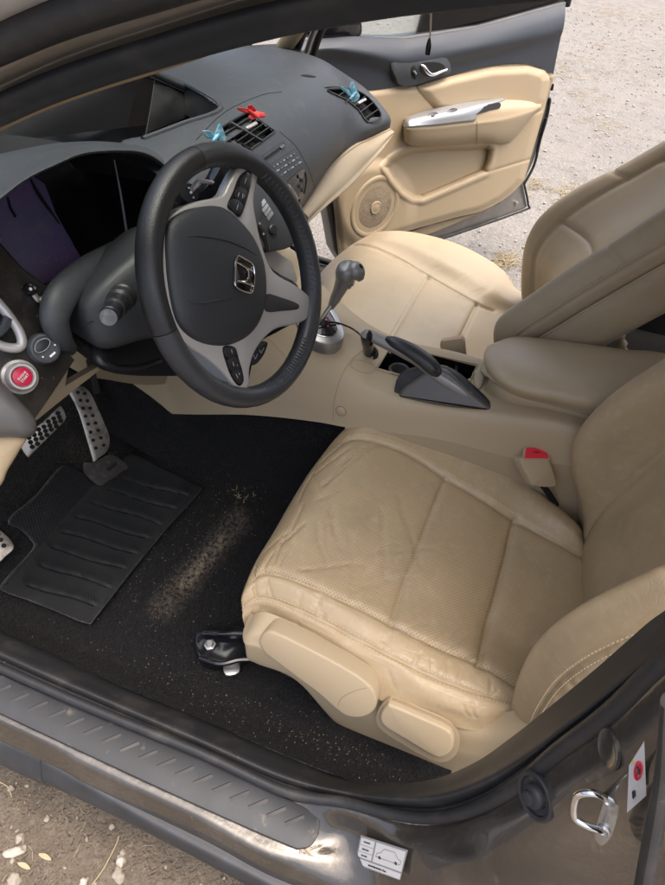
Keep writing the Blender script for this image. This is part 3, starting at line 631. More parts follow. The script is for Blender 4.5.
# ================================================================== SEATS
M_perfb = mat('perforated_back_leather', BE, .45, bump=[('cell', 420, .25, .0006), ('noise', 12, .5, .005)], var=[(11, (.35, .27, .165), .48, .75), (45, (.46, .36, .23), .55, .75)])
SE = {}
def make_seat(name, tf, label, base, trim_mat, driver, crows=None, prof=None):
    root = empty(name, base, label, 'car seat')
    mir = tf(Vector((1, 0, 0))).x < tf(Vector((0, 0, 0))).x
    def T(rows): return [[tf(Vector(p)) for p in r_] for r_ in rows]
    z = lambda u, v, zz: V(u, v, z=zz)
    # -- cushion: rows front to rear, columns from the outer lower edge over the bolsters to the inner lower edge
    rows = [
     [(-.575, .435, .40), (-.572, .445, .415), (-.558, .458, .42), (-.53, .465, .42), (-.45, .465, .415), (-.36, .46, .415), (-.27, .455, .415), (-.19, .44, .42), (-.15, .42, .43), (-.135, .40, .43), (-.12, .38, .41)],
     [z(248, 634, .428), z(244, 622, .447), z(242, 611, .458), z(243, 596, .465), z(256, 566, .465), z(278, 530, .465), z(300, 490, .465), z(326, 452, .47), z(349, 426, .485), z(362, 417, .48), (-.115, .40, .43)],
     [z(256, 630, .428), z(248, 616, .455), z(247, 603, .475), z(249, 583, .492), z(266, 549, .495), z(288, 513, .495), z(310, 476, .497), z(336, 444, .503), z(358, 422, .515), z(374, 413, .505), (-.105, .385, .44)],
     [z(275, 638, .428), z(268, 616, .460), z(268, 599, .482), z(268, 573, .506), z(290, 543, .512), z(314, 508, .515), z(335, 472, .518), z(360, 438, .522), z(384, 417, .532), z(402, 412, .52), (-.09, .35, .44)],
     [z(316, 660, .428), z(312, 638, .465), z(314, 617, .487), z(316, 588, .507), z(336, 559, .503), z(356, 524, .505), z(376, 487, .508), z(405, 452, .512), z(424, 424, .535), z(438, 417, .525), (-.075, .26, .44)],
     [z(388, 704, .425), z(384, 676, .465), z(386, 654, .485), z(392, 624, .494), z(402, 590, .484), z(416, 554, .484), z(430, 517, .487), z(446, 478, .494), z(468, 447, .522), z(484, 439, .51), (-.075, .15, .43)],
     [z(440, 722, .42), z(430, 697, .462), z(432, 676, .478), z(440, 647, .482), z(450, 612, .462), z(462, 578, .46), z(476, 542, .463), z(490, 504, .475), z(508, 471, .502), z(518, 468, .492), (-.09, .08, .42)],
     [z(484, 732, .414), z(473, 712, .455), z(474, 692, .470), z(480, 664, .47), z(486, 632, .447), z(496, 596, .445), z(506, 558, .448), z(515, 520, .46), z(532, 494, .484), z(543, 494, .47), (-.115, .02, .41)],
     [z(527, 728, .41), z(518, 718, .44), z(517, 706, .455), z(519, 688, .458), z(540, 655, .434), z(566, 622, .432), z(573, 590, .435), z(577, 554, .445), z(575, 532, .468), z(577, 524, .455), (-.15, -.04, .40)],
     [(-.585, -.06, .40), (-.58, -.06, .42), (-.57, -.06, .43), (-.55, -.07, .43), (-.48, -.10, .42), (-.38, -.12, .42), (-.3, -.12, .42), (-.22, -.10, .42), (-.19, -.08, .43), (-.17, -.08, .42), (-.16, -.08, .39)]]
    # columns: 0 lower edge,1,2 stitch,3 outer seam,4,5,6,7 inner seam,8 crest,9,10
    rows = T(rows) if driver else crows
    se = [([(2.3, 3), (8.6, 3)], .0055, .0032), ([(2.6, 7), (8.3, 7)], .0055, .0032), ([(1.5, 2), (8.4, 2)], .0035, .0024), ([(1.5, 2), (.6, 1.2)], .0035, .0024),
          ([(5, 3), (5, 7)], .0055, .003), ([(7, 3), (7, 7)], .008, .0042), ([(2.3, 3), (1.75, 3.6)], .003, .003), ([(2.6, 7), (2.0, 6.4)], .003, .003)]
    if driver:
        cs = random.Random(3)
        for _ in range(22):   # creases worn into the front of the cushion
            a_, b_ = cs.uniform(2, 4.6), cs.uniform(3.2, 6.6); L_ = cs.uniform(.5, 1.3); an = cs.choice([.9, -.9, .5, -1.2])+cs.uniform(-.2, .2)
            q_ = [(a_+math.cos(an)*L_*t*.8, b_+math.sin(an)*L_*t*1.4+.05*math.sin(t*5+a_)) for t in (0, .25, .5, .75, 1)]
            q_ = [(x_, max(3.08, min(6.9, y_))) for x_, y_ in q_]
            se.append((q_, cs.uniform(.002, .0034), .0019))
        for _ in range(26):   # gathers across the outer bolster and beside the seams
            a_ = cs.uniform(2.5, 7.6); b_ = cs.choice([2.1, 2.1, 2.15, .7])
            se.append(([(a_, b_), (a_+cs.uniform(-.15, .15), b_+cs.uniform(.3, .75))], cs.uniform(.0012, .0022), .0018))
        for _ in range(8):
            a_ = cs.uniform(5.1, 6.8); se.append(([(a_, 3.05), (a_+cs.uniform(.2, .5), 3.05+cs.uniform(.4, 1.1))], .0013, .002))
    else:
        cs = random.Random(4)
        se = [([(1.5, 2), (6.8, 2)], .0045, .003), ([(1.2, 5), (6.8, 5)], .005, .003), ([(4, 2), (4, 5)], .0055, .003), ([(6, 2), (6, 5)], .006, .0035)]
        for _ in range(9):
            a_, b_ = cs.uniform(4.2, 5.2), cs.uniform(3.2, 4.6); se.append(([(a_, b_), (a_+cs.uniform(.3, .6), b_+cs.uniform(-.3, .2))], .0009, .0022))
        for _ in range(7):
            a_ = cs.uniform(3.5, 6); se.append(([(a_, 5.1), (a_+.2, 5.1+cs.uniform(.5, 1.1))], .0008, .0022))
    def mi(s, t): return 1 if 3 < t < 7 and s > 1.9 and driver else 0
    def puff(s, t, p):
        d_ = 0
        if not driver: return .002*noise.noise(p*9)
        if 3 < t < 7:
            for a, b, h in ((1.6, 5, .004), (5, 7, .006), (7, 8.6, .003)):
                if a < s < b: d_ += h*math.sin(math.pi*(s-a)/(b-a))*math.sin(math.pi*(t-3)/4)
        d_ += .0022*noise.noise(p*11)*(1 if 1.5 < t < 9 else .3)
        if t < 3 and s > 1: # gathers of worn leather on the outer bolster
            d_ += .0016*math.sin(t*5+noise.noise(p*14)*6)*min(1, 3-t)*.6
        return d_
    lea = M_leather if driver else M_leather2
    cu = patch('cushion', rows, [lea, M_perf if driver else M_leather2], root, 26 if driver else 20, 20 if driver else 16, seams=se, mi=mi, disp=puff, flip=mir)
    for t_, s0, s1, l_ in ((1.88, 1.4, 8.3, .0006), (2.13, 1.4, 8.3, .0006), (7.14, 2.4, 8.2, .0004)) if driver else ((5.08, 1.3, 6.6, .0004),):
        g = G(); dashes(g, rows, [(s0, t_), (s1, t_)], step=.0058, r=.0005, flip=not mir, lift=l_); g.build('stitching', M_stitch, cu)
    # -- backrest: rows bottom to top
    zz = (.40, .50, .58, .66, .74, .82, .90, 1.0, 1.1, 1.17)
    yi = (-.07, -.03, .008, .020, .005, -.033, -.075, -.135, -.195, -.25)
    ys_ = (-.07, -.060, -.066, -.083, -.105, -.13, -.165, -.205, -.25, -.29)
    yc = (-.075, -.07, -.082, -.102, -.127, -.155, -.187, -.225, -.265, -.30)
    yo = (.015, .035, .045, .047, .035, .008, -.03, -.09, -.155, -.23)
    wd = (0, 0, 0, 0, 0, 0, .003, .01, .03, .055)
    if prof: zz, yi, yo = prof; ys_ = [y-.075 for y in yi]; yc = [y-.105 for y in yi]
    br = []
    for i, h in enumerate(zz):
        q = wd[i]
        kk = 1 if driver else .72
        br.append([(-.16+q*0-q, yi[i]-.17*kk, h-.07*kk), (-.125-q, yi[i]-.10*kk, h-.045), (-.115-q, yi[i]-.045, h-.02), (-.132-q, yi[i]-.003, h), (-.165-q, yi[i]-.012, h), (-.20-q, ys_[i], h), (-.27, yc[i], h), (-.36, yc[i]-.008, h), (-.45, yc[i]+.002, h),
                   (-.515+q, (ys_[i]+yo[i])/2-.02, h), (-.555+q, yo[i]-.002, h), (-.580+q, yo[i]-.006, h), (-.602+q, yo[i]-.03, h-.01), (-.612+q, yo[i]-.075, h-.03), (-.60+q, yo[i]-.13, h-.05), (-.56+q, yo[i]-.2, h-.08)])
    # closing row at the top
    top = [(p[0]*.9-.036, p[1]-.06, 1.20) for p in br[-1]]; top[0] = br[-1][0]; top[-1] = br[-1][-1]
    br.append(top)
    br = T(br)
    se = [([(0, 5), (9, 5)], .005, .0035), ([(0, 9.3), (9, 9.3)], .005, .0035), ([(0, 12), (9.3, 12)], .0035, .0026), ([(0, 2), (9.3, 2)], .0035, .003), ([(4, 5), (4, 9.3)], .005, .0035), ([(6.2, 5), (6.2, 9.3)], .005, .0035), ([(5.6, 2), (5.6, 5)], .003, .003), ([(5.6, 9.3), (5.6, 12)], .003, .003)]
    cs = random.Random(8)
    if driver:
        for _ in range(16):
            a_ = cs.uniform(1.2, 4.5); se.append(([(a_, 12.2), (a_+cs.uniform(-.1, .35), 12.2+cs.uniform(.4, .9))], .0012, .0024))
    ba = patch('backrest', br, [lea, (M_perfb if driver else M_leather2)], root, 18, 12, seams=se, mi=lambda s, t: 1 if 5 < t < 9.3 and driver else 0,
               disp=lambda s, t, p: .0025*noise.noise(p*9)+(.0006*math.sin(s*9+noise.noise(p*8)*5) if t > 12 and s < 5 else 0), flip=not mir)
    for t_ in ((11.88, 12.12, 2.15) if driver else (12.1, 2.15)):
        g = G(); dashes(g, br, [(0.2, t_), (9, t_)], step=.0058, r=.0006, flip=mir); g.build('stitching', M_stitch, ba)
    # back shell and piping on the side facing the tunnel
    bk = []
    for i, h in enumerate(zz):
        q = wd[i]
        bk.append([(-.118-q, yi[i]-.075, h-.035), (-.114-q, yi[i]-(.12 if driver else .10), h-.06), (-.13-q, yi[i]-(.21 if driver else .145), h-(.12 if driver else .09)), (-.2, yc[i]-(.16 if driver else .07), h-.12), (-.36, yc[i]-.17, h-.12), (-.52, yc[i]-.16, h-.12), (-.59, yo[i]-.17, h-.1), (-.60+q, yo[i]-.12, h-.05)])
    bk = T(bk)
    patch('back_shell', bk, lea, root, 6, 5, flip=mir)
    g = G(); g.tube([r_[0]+Vector((0, 0, 0)) for r_ in bk], .0022, n=6, k=6); g.build('piping', lea, ba)
    # base under the cushion
    bs = T([[(x, y, zz_) for (x, zz_) in ((-.57, .43), (-.575, .36), (-.56, .30), (-.17, .30), (-.15, .36), (-.15, .42))] for y in (.40, .2, -.02, -.1)])
    patch('seat_base', bs, M_hole, root, 3, 3)
    fb = T([[(-.56, .43, .40), (-.36, .445, .40), (-.16, .40, .40)], [(-.555, .41, .345), (-.36, .42, .345), (-.16, .385, .345)], [(-.54, .36, .33), (-.36, .36, .33), (-.17, .34, .33)]])
    patch('front_valance', fb, M_hole, root, 3, 4)
    # headrest
    hp = T([[(-.36+.115*math.cos(a)*rr, -.345+.045*math.sin(a)*rr-.02*hh, 1.20+.17*hh) for a in [k*math.pi/6 for k in range(13)]] for hh, rr in ((0, .3), (.03, .85), (.3, 1), (.7, 1), (.95, .8), (1, .3))])
    hd = patch('headrest', hp, lea, root, 4, 3, flip=mir)
    for x in (-.41, -.31):
        g = G(); g.tube([tf(Vector((x, -.33, 1.10))), tf(Vector((x, -.345, 1.21)))], .006, n=8, k=1); g.build('headrest_post', M_steel, root)
    return root, rows, br
ident = lambda p: Vector(p)
ds, drows, dbr = make_seat('driver_seat', ident, 'worn beige leather driver seat with cracked perforated cushion, nearest the open door', (-.36, .2, .27), None, True)
mirr = lambda p: Vector((-p[0]+.005, p[1]+.168, p[2]+.012))
Zp = lambda u, v, z_: V(u, v, z=z_)
pr_ = [[(318, 310, .50), (317, 295, .51), (319, 277, .515), (334, 259, .515), (350, 246, .515), (362, 239, .52), (373, 234, .53)],
       [(333, 322, .528), (335, 305, .535), (340, 285, .537), (352, 266, .537), (368, 246, .538), (379, 237, .55), (388, 231, .558)],
       [(352, 334, .528), (356, 320, .532), (364, 300, .536), (378, 277, .536), (395, 257, .534), (408, 243, .556), (415, 233, .562)],
       [(378, 350, .52), (386, 344, .52), (397, 327, .523), (411, 303, .523), (428, 277, .52), (444, 259, .55), (452, 243, .555)],
       [(410, 362, .51), (420, 354, .507), (430, 337, .51), (441, 316, .51), (453, 291, .507), (469, 271, .535), (480, 256, .54)],
       [(440, 368, .50), (447, 362, .49), (457, 344, .488), (466, 326, .488), (477, 304, .49), (493, 286, .515), (502, 271, .52)],
       [(470, 377, .485), (475, 367, .472), (483, 351, .468), (490, 336, .468), (499, 313, .47), (511, 301, .49), (519, 292, .49)]]
pr_ = [[Zp(*p) for p in r_] for r_ in pr_]
pr_ = [[r_[0]+Vector((-.012, 0, -.05))]+r_+[r_[-1]+Vector((.02, -.004, -.02)), r_[-1]+Vector((.03, -.006, -.08))] for r_ in pr_]
fr0 = [p+Vector((0, -.005+.0, -.07)) for p in pr_[0]]; fr1 = [p+Vector((0, .004, -.03)) for p in pr_[0]]
rr0 = [p+Vector((0, -.12, -.02)) for p in pr_[-1]]
pr_ = [fr1]+pr_+[rr0]
pr_[0] = fr1
pprof = ([z_-.012 for z_ in (.40, .50, .58, .66, .74, .82, .90, 1.0, 1.1, 1.17)], [y-.168 for y in (.09, .15, .19, .206, .155, .095, .03, -.055, -.14, -.20)], [y-.168 for y in (.10, .15, .175, .187, .165, .10, .01, -.09, -.18, -.25)])
ps, prows, pbr = make_seat('passenger_seat', mirr, 'clean smooth beige leather passenger seat beyond the centre console', (.36, .37, .27), None, False, pr_, pprof)
# --- driver seat side cover with levers
cx = -.605
cl_top = [V(244, 632, x=cx), V(262, 632, x=cx), V(316, 657, x=cx), V(388, 702, x=cx), V(440, 722, x=cx), V(484, 734, x=cx), V(530, 728, x=cx), V(560, 715, x=cx)]
cl_mid = [V(245, 645, x=cx-.014), V(262, 652, x=cx-.016), V(310, 682, x=cx-.018), V(372, 724, x=cx-.018), V(430, 748, x=cx-.018), V(478, 760, x=cx-.018), V(535, 742, x=cx-.018), V(570, 725, x=cx-.015)]
cl_low = [V(247, 657, x=cx-.012), V(258, 664, x=cx-.014), V(297, 681, x=cx-.015), V(343, 728, x=cx-.015), V(400, 756, x=cx-.015), V(457, 777, x=cx-.015), V(540, 757, x=cx-.015), V(590, 740, x=cx-.012)]
crow = [[p+Vector((.03, 0, .008)) for p in cl_top], cl_top, [a*.5+b*.5+Vector((-.004, 0, 0)) for a, b in zip(cl_top, cl_mid)], cl_mid, cl_low, [p+Vector((.012, 0, -.006)) for p in cl_low]]
crow = [[r_[0]+Vector((.03, .004, 0))]+r_ for r_ in crow]
cov = patch('side_cover', crow, M_beige, ds, 6, 8)
pcv = (V(330, 690, x=cx-.018), Vector((-.93, .02, .37)).normalized())
def CV(u, v, off=0): return V(u, v, pl=pcv, off=off)
ol = curve([CV(264, 633, .024), CV(275, 633, .024), CV(310, 650, .024), CV(345, 669, .024), CV(367, 684, .024), CV(376, 697, .024), CV(374, 711, .024), CV(362, 718, .024), CV(347, 717, .024), (CV(335, 709, .024)), CV(318, 694, .024), CV(298, 679, .024), CV(278, 664, .024), CV(264, 653, .024), CV(259, 642, .024)], 4, True)
g = G(); g.prism(ol, pcv[1], .034, .004); rl = g.build('height_lever', M_beige, ds, ang=50)
g = G(); g.tube([CV(338, 706, .0242), CV(341, 699, .0242), CV(348, 694, .0242), CV(358, 690, .0242), CV(367, 688, .0242)], .0007, n=4, k=5); g.build('lever_joint', M_beige_dk, rl)
ol = curve([CV(386, 707, .016), CV(392, 706, .016), CV(420, 718, .016), CV(446, 730, .016), CV(453, 739, .016), CV(452, 751, .016), CV(443, 758, .016), CV(432, 756, .016), CV(405, 740, .016), CV(384, 727, .016), CV(380, 717, .016)], 4, True)
g = G(); g.prism(curve([CV(383, 703, .006), CV(394, 701, .006), CV(422, 713, .006), CV(450, 726, .006), CV(459, 738, .006), CV(457, 753, .006), CV(446, 762, .006), CV(430, 760, .006), CV(402, 744, .006), CV(380, 729, .006), CV(376, 716, .006)], 4, True), pcv[1], .006, .001); g.build('lever_recess', M_beige_dk, ds)
g = G(); g.prism(ol, pcv[1], .02, .004); g.build('recline_lever', M_beige, ds, ang=50)
# --- seat rail foot at the front
rz_ = .292
rp = [V(195, 640, z=rz_), V(202, 632, z=rz_), V(222, 628, z=rz_), V(246, 632, z=rz_), V(250, 655, z=rz_), V(240, 663, z=rz_), V(218, 666, z=rz_), V(200, 660, z=rz_)]
g = G(); g.prism([p+Vector((0, 0, .012)) for p in curve(rp, 4, True)], (0, 0, 1), .03, .004)
g.tube([V(203, 633, z=.31), V(222, 633, z=.318), V(240, 633, z=.32), V(262, 634, z=.32), V(300, 650, z=.32)], .006, n=8, flat=((0, 0, 1), .8))
g.tube([V(200, 658, z=.30), V(220, 664, z=.308), V(240, 660, z=.31), V(262, 660, z=.31)], .005, n=8)
rail = g.build('seat_rail', M_gloss, ds)
g = G(); c = V(210, 645, z=.306); g.lathe(c, (0, 0, 1), [(.011, 0), (.011, .002), (.0075, .0025), (.0075, .008), (.006, .0095), (.0005, .0095)], 6); g.build('rail_bolt', M_steel, rail)
g = G(); g.prism(curve([V(224, 664, z=.285), V(238, 661, z=.285), V(239, 672, z=.285), V(226, 675, z=.285)], 3, True), (0, 0, 1), .006, .001); g.build('rail_tab', M_steel, rail)
# --- belt buckles
def buckle(seat, c4, top4, label_ang):
    pass
bt = [V(520, 452, z=.585), V(527, 447, z=.592), V(545, 447, z=.592), V(549, 452, z=.588), V(556, 482, z=.548), V(553, 487, z=.54), V(534, 485, z=.54), V(530, 481, z=.545)]
nb = Vector((-.55, -.28, .5)).normalized(); 
pb = (V(538, 468, z=.57), nb)
def B_(u, v, off=0): return V(u, v, pl=pb, off=off)
ol = [B_(520, 462), B_(524, 457), B_(546, 456), B_(550, 462), B_(556, 481), B_(553, 487), B_(534, 486), B_(530, 482)]
g = G(); g.prism([p+nb*.0 for p in curve(ol, 4, True)], nb, .024, .003)
bk_ = g.build('buckle', M_beige, ds)
tp = [B_(521, 461, -.003), B_(549, 461, -.003), B_(546, 448, -.020), B_(523, 449, -.020)]
g = G(); nt_ = (tp[1]-tp[0]).cross(tp[3]-tp[0]).normalized()
if nt_.dot(CP-tp[0]) < 0: nt_ = -nt_
g.prism([p+nt_*.005 for p in tp], nt_, .009, .001); g.build('buckle_top', M_beige, bk_)
cc = sum(tp, Vector())/4
g = G(); g.prism([cc+(p-cc)*.84+nt_*.0075 for p in tp], nt_, .004, .0006); g.build('release_button', M_red, bk_)
e1 = (tp[1]-tp[0]).normalized()
text('button_text', 'PRESS', cc+nt_*.0079, e1, nt_.cross(e1), .0048, M_klab, bk_)
g = G(); g.tube([B_(543, 486, -.012), V(549, 494, z=.50), V(556, 505, z=.46)], .006, n=8); g.build('buckle_stalk', M_hole, bk_)
# passenger buckle
pq = (V(452, 346, x=.12), Vector((-.85, -.1, .25)).normalized())
def Bp(u, v, off=0): return V(u, v, pl=pq, off=off)
g = G(); g.prism([Bp(440, 345), Bp(442, 341), Bp(462, 338), Bp(465, 341), Bp(467, 362), Bp(442, 362)], pq[1], .022, .002); bk2 = g.build('buckle', M_beige, ps)
g = G(); g.prism([Bp(442, 343.5, -.001), Bp(463, 340.5, -.001), Bp(461, 336.5, -.008), Bp(444, 339.5, -.008)], Vector((-.4, 0, .9)), .005, .0005); g.build('release_button', M_red, bk2)
# ribbed bellows stalk in the rear footwell
stl = [V(617, 322, x=.30), V(619, 332, x=.30), V(622, 347, x=.30), V(624, 360, x=.30)]
g = G(); g.tube(stl, lambda t: .0105+.0022*math.sin(t*34), n=12, k=14)
tag(g.build('belt_stalk', M_beige), 'ribbed beige seat belt stalk standing in the dark behind the passenger backrest', 'belt stalk')
# ================================================================== more helpers
def dome(g, P, nrm, h, depth=.01, pw=2.2, rings=7, skirt=True):
    """closed outline P filled by a rounded cushion of height h"""
    P = [Vector(p) for p in P]; nrm = Vector(nrm).normalized(); n = len(P); c = sum(P, Vector())/n; vs = []; fs = []
    if skirt: vs += [p-nrm*depth for p in P]
    sc_ = [1-(i/rings)**1.5 for i in range(rings)]
    for s_ in sc_: vs += [c+(p-c)*s_+nrm*h*(1-s_**pw)**(1/pw if pw < 3 else .5) for p in P]
    nr = len(vs)//n; vs.append(c+nrm*h)
    for i in range(nr-1):
        for j in range(n): fs.append((i*n+j, i*n+(j+1) % n, (i+1)*n+(j+1) % n, (i+1)*n+j))
    for j in range(n): fs.append(((nr-1)*n+j, (nr-1)*n+(j+1) % n, len(vs)-1))
    if skirt: fs.append(tuple(range(n-1, -1, -1)))
    return g.add(vs, fs)
def inpoly(u, v, P):
    r_ = False; n_ = len(P)
    for i in range(n_):
        a, b = P[i], P[i-1]
        if (a[1] > v) != (b[1] > v) and u < (b[0]-a[0])*(v-a[1])/(b[1]-a[1])+a[0]: r_ = not r_
    return r_
def prj(p):
    q = p-CP; w_ = q.dot(cd); return 332.5+F*q.dot(cR)/w_, 442.5-F*q.dot(cU)/w_
# ================================================================== CENTRE CONSOLE
con = empty('center_console', (0, .3, .45), 'beige plastic centre console with padded armrest between the two seats', 'console')
X = lambda u, v, x: V(u, v, x=x)
K = [[X(60, 362, -.16), X(40, 330, -.15), X(20, 290, -.13), X(60, 240, -.06), X(90, 200, .03), X(100, 195, .07)],
     [X(95, 381, -.15), X(75, 348, -.14), X(60, 305, -.12), X(110, 255, -.05), X(150, 215, .03), X(160, 205, .07)],
     [X(150, 411, -.145), X(140, 378, -.135), X(130, 335, -.12), X(165, 280, -.04), X(205, 240, .04), X(215, 230, .075)],
     [X(250, 415, -.142), X(245, 390, -.13), X(232, 348, -.105), X(250, 292, -.04), X(280, 250, .05), X(290, 250, .078)],
     [X(310, 421, -.14), X(300, 394, -.128), X(288, 355, -.10), X(300, 305, -.035), X(320, 285, .05), X(326, 292, .078)],
     [X(345, 427, -.14), X(345, 399, -.127), X(338, 366, -.095), X(345, 335, -.025), X(365, 322, .05), X(370, 335, .075)],
     [X(385, 432, -.14), X(390, 404, -.125), X(380, 383, -.092), X(392, 360, -.025), X(405, 341, .05), X(410, 352, .07)],
     [X(440, 440, -.14), X(445, 411, -.122), X(440, 401, -.09), X(450, 380, -.02), X(455, 352, .05), X(460, 365, .07)],
     [X(520, 460, -.14), X(520, 424, -.122), X(512, 408, -.09), X(505, 390, -.02), X(498, 364, .05), X(500, 378, .07)],
     [X(620, 480, -.14), X(600, 440, -.122), X(595, 424, -.09), X(580, 400, -.02), X(565, 380, .05), X(570, 390, .07)],
     [(-.14, -.5, .46), (-.122, -.5, .60), (-.09, -.5, .615), (-.02, -.5, .63), (.05, -.5, .63), (.08, -.5, .50)]]
cb = patch('console_body', K, M_beige, con, 12, 10, flip=True)
TRAY = [(387, 352), (377, 369), (409, 378), (468, 385), (477, 365), (442, 357), (405, 349)]
def cut(o, poly):
    bm = bmesh.new(); bm.from_mesh(o.data); pw = Vector(); q = o
    while q is not None: pw = pw+q.location; q = q.parent
    bmesh.ops.delete(bm, geom=[f for f in bm.faces if inpoly(*prj(f.calc_center_median()+pw), poly)], context='FACES'); bm.to_mesh(o.data); bm.free()
patch('console_side', [[Vector(r_[0])+Vector((.001, 0, .002)) for r_ in K[5:]], [Vector(r_[0])+Vector((.004, 0, -.07)) for r_ in K[5:]], [Vector(r_[0])+Vector((.01, 0, -.19)) for r_ in K[5:]]], M_beige, con, 3, 4)
S, NS = caster([cb])
tr = [S(u, v) for u, v in TRAY]
cut(cb, c2(TRAY, 1, True))
g = G()
n_ = len(tr); dn = Vector((0, 0, -.055))
g.add([p*1.0+Vector((0, 0, .0005)) for p in tr]+[p+dn for p in tr], [(i, (i+1) % n_, n_+(i+1) % n_, n_+i) for i in range(n_)]+[tuple(range(n_, 2*n_))])
g.build('tray_well', M_gloss, con, smooth=False)
g = G(); g.tube([p+Vector((0, 0, .0008)) for p in tr], .0022, n=6, k=1, closed=True); g.build('tray_rim', M_beige, con)
g = G(); cc = (tr[1]+tr[2])/2*.45+(tr[0]+tr[6])/2*.55+Vector((0, -.012, -.024))
g.lathe(cc, (0, 0, 1), [(.022, -.02), (.022, .006), (.019, .008), (.017, .006), (.017, -.018)], 24); g.build('cup_ring', M_silver2, con)
g = G(); g.box(V(455, 372, z=.60), .06, .006, .02); g.build('tray_divider', M_black, con)
def seamline(name, pts, r, m, par, S, off=.0, n=5, k=4):
    P = [S(u, v, off) for u, v in c2(pts, k)]; P = [p for p in P if p is not None]
    if len(P) > 1:
        g = G(); g.tube(P, r, n=n, k=1); return g.build(name, m, par)
seamline('trim_joint', [(333, 420), (334, 402), (340, 380), (350, 362), (362, 351), (376, 345)], .0008, M_beige_dk, con, S)
seamline('trim_joint', [(350, 366), (354, 360), (366, 362), (375, 366), (372, 373), (360, 372), (350, 366)], .0006, M_beige_dk, con, S, k=2)
seamline('trim_joint', [(255, 330), (275, 345), (300, 375)], .0006, M_beige_dk, con, S)
seamline('trim_joint', [(378, 392), (384, 377), (374, 383)], .0001, M_beige, con, S)
c, nn = S(341, 411), NS(341, 411); g = G(); g.lathe(c-nn*.001, nn, [(.0105, 0), (.0105, .0022), (.009, .003), (.001, .0035)], 28); g.build('screw_cap', M_beige, con)
g = G(); g.tube([c+nn*.0006+(nn.cross(Vector((0, 0, 1))).normalized()*math.cos(t*.314)+nn.cross(nn.cross(Vector((0, 0, 1)))).normalized()*math.sin(t*.314))*.0115 for t in range(20)], .0007, n=5, k=1, closed=True); g.build('cap_groove', M_beige_dk, con)
# small lidded slot by the armrest
c = [S(u, v, .004) for u, v in ((474, 378), (479, 366), (485, 364), (485, 374), (481, 388), (476, 389))]
g = G(); g.prism(curve(c, 3, True), NS(480, 376), .004, .001); g.build('coin_slot', M_beige, con)
g = G(); g.prism(curve([S(u, v, .0046) for u, v in ((476, 380), (480, 370), (483, 369), (482, 378), (479, 384))], 3, True), NS(480, 376), .001); g.build('coin_slot_lid', M_beige_dk, con)
# armrest
Z = lambda u, v, zz: V(u, v, z=zz)
AR = [[Z(489, 378, .648), Z(487, 370, .652), Z(486, 362, .655), Z(486, 354, .655), Z(488, 350, .652), Z(492, 352, .645)],
      [Z(490, 377, .652), Z(486, 368, .668), Z(484, 358, .676), Z(486, 349, .676), Z(490, 344, .672), Z(495, 344, .655)],
      [Z(499, 386, .652), Z(497, 378, .678), Z(499, 364, .692), Z(503, 348, .691), Z(508, 340, .686), Z(512, 337, .665)],
      [Z(518, 396, .654), Z(518, 388, .682), Z(521, 372, .698), Z(528, 352, .698), Z(534, 341, .692), Z(538, 338, .670)],
      [Z(548, 404, .656), Z(548, 396, .686), Z(553, 380, .703), Z(562, 358, .703), Z(569, 345, .697), Z(573, 342, .674)],
      [Z(592, 416, .658), Z(592, 404, .69), Z(600, 386, .708), Z(612, 364, .708), Z(620, 353, .701), Z(622, 349, .68)],
      [Z(648, 430, .66), Z(648, 412, .694), Z(656, 392, .713), Z(668, 370, .713), Z(674, 359, .705), Z(676, 356, .684)],
      [(-.10, -.36, .66), (-.098, -.36, .70), (-.08, -.36, .725), (.06, -.36, .725), (.08, -.36, .715), (.085, -.36, .69)],
      [(-.09, -.40, .66), (-.08, -.40, .68), (-.06, -.39, .69), (.05, -.39, .69), (.06, -.40, .68), (.07, -.40, .66)]]
AR = [[Vector(p) for p in r_] for r_ in AR]
ar = patch('armrest', AR, M_leather2, con, 8, 8, flip=True, disp=lambda s, t, p: .0015*noise.noise(p*12), seams=[([(0, .9), (7, .9)], .0, .002)])
g = G(); low = [[r_[0] for r_ in AR], [r_[0]+Vector((-.001, 0, -.012)) for r_ in AR], [r_[0]+Vector((.01, .0, -.05)) for r_ in AR]]
patch('armrest_base', [[r_[5] for r_ in AR[:8]], [r_[2]+Vector((0, 0, -.03)) for r_ in AR[:8]], [r_[0]+Vector((.002, 0, 0)) for r_ in AR[:8]], [r_[0]+Vector((.001, .0, -.016)) for r_ in AR[:8]], [r_[0]+Vector((.008, 0, -.06)) for r_ in AR[:8]]], M_beige, con, 4, 6)
g = G(); g.tube([r_[0]+Vector((.0, 0, .001)) for r_ in AR[:8]], .0016, n=6, k=6); g.build('armrest_joint', M_beige_dk, con)
# shifter surround
zs = .658
SR = [(296, 288), (312, 289), (327, 302), (339, 320), (344, 336), (337, 345), (322, 345), (306, 337), (293, 320), (288, 302)]
sp_ = (V(318, 322, x=-.034), Vector((-.12, -.12, 1)).normalized())
def SPn(u, v, off=0): return V(u, v, pl=sp_, off=off)
g = G(); g.prism([p+sp_[1]*.006 for p in curve([SPn(*p) for p in SR], 4, True)], sp_[1], .03, .004); ring = g.build('shift_gate_ring', mat('gate_silver', (.30, .30, .30), .28, metal=.7), con)
g = G(); ctr = (316, 319); g.prism([p+sp_[1]*.0064 for p in curve([SPn(ctr[0]+(a-ctr[0])*.74, ctr[1]+(b-ctr[1])*.74) for a, b in SR], 4, True)], sp_[1], .003, .0006); g.build('shift_gate_plate', M_gloss, ring)
g = G(); g.tube([p+sp_[1]*.0068 for p in curve([SPn(ctr[0]+(a-ctr[0])*.76, ctr[1]+(b-ctr[1])*.76) for a, b in SR], 2, True)], .0012, n=6, k=1, closed=True); g.build('chrome_bezel', M_chrome, ring)
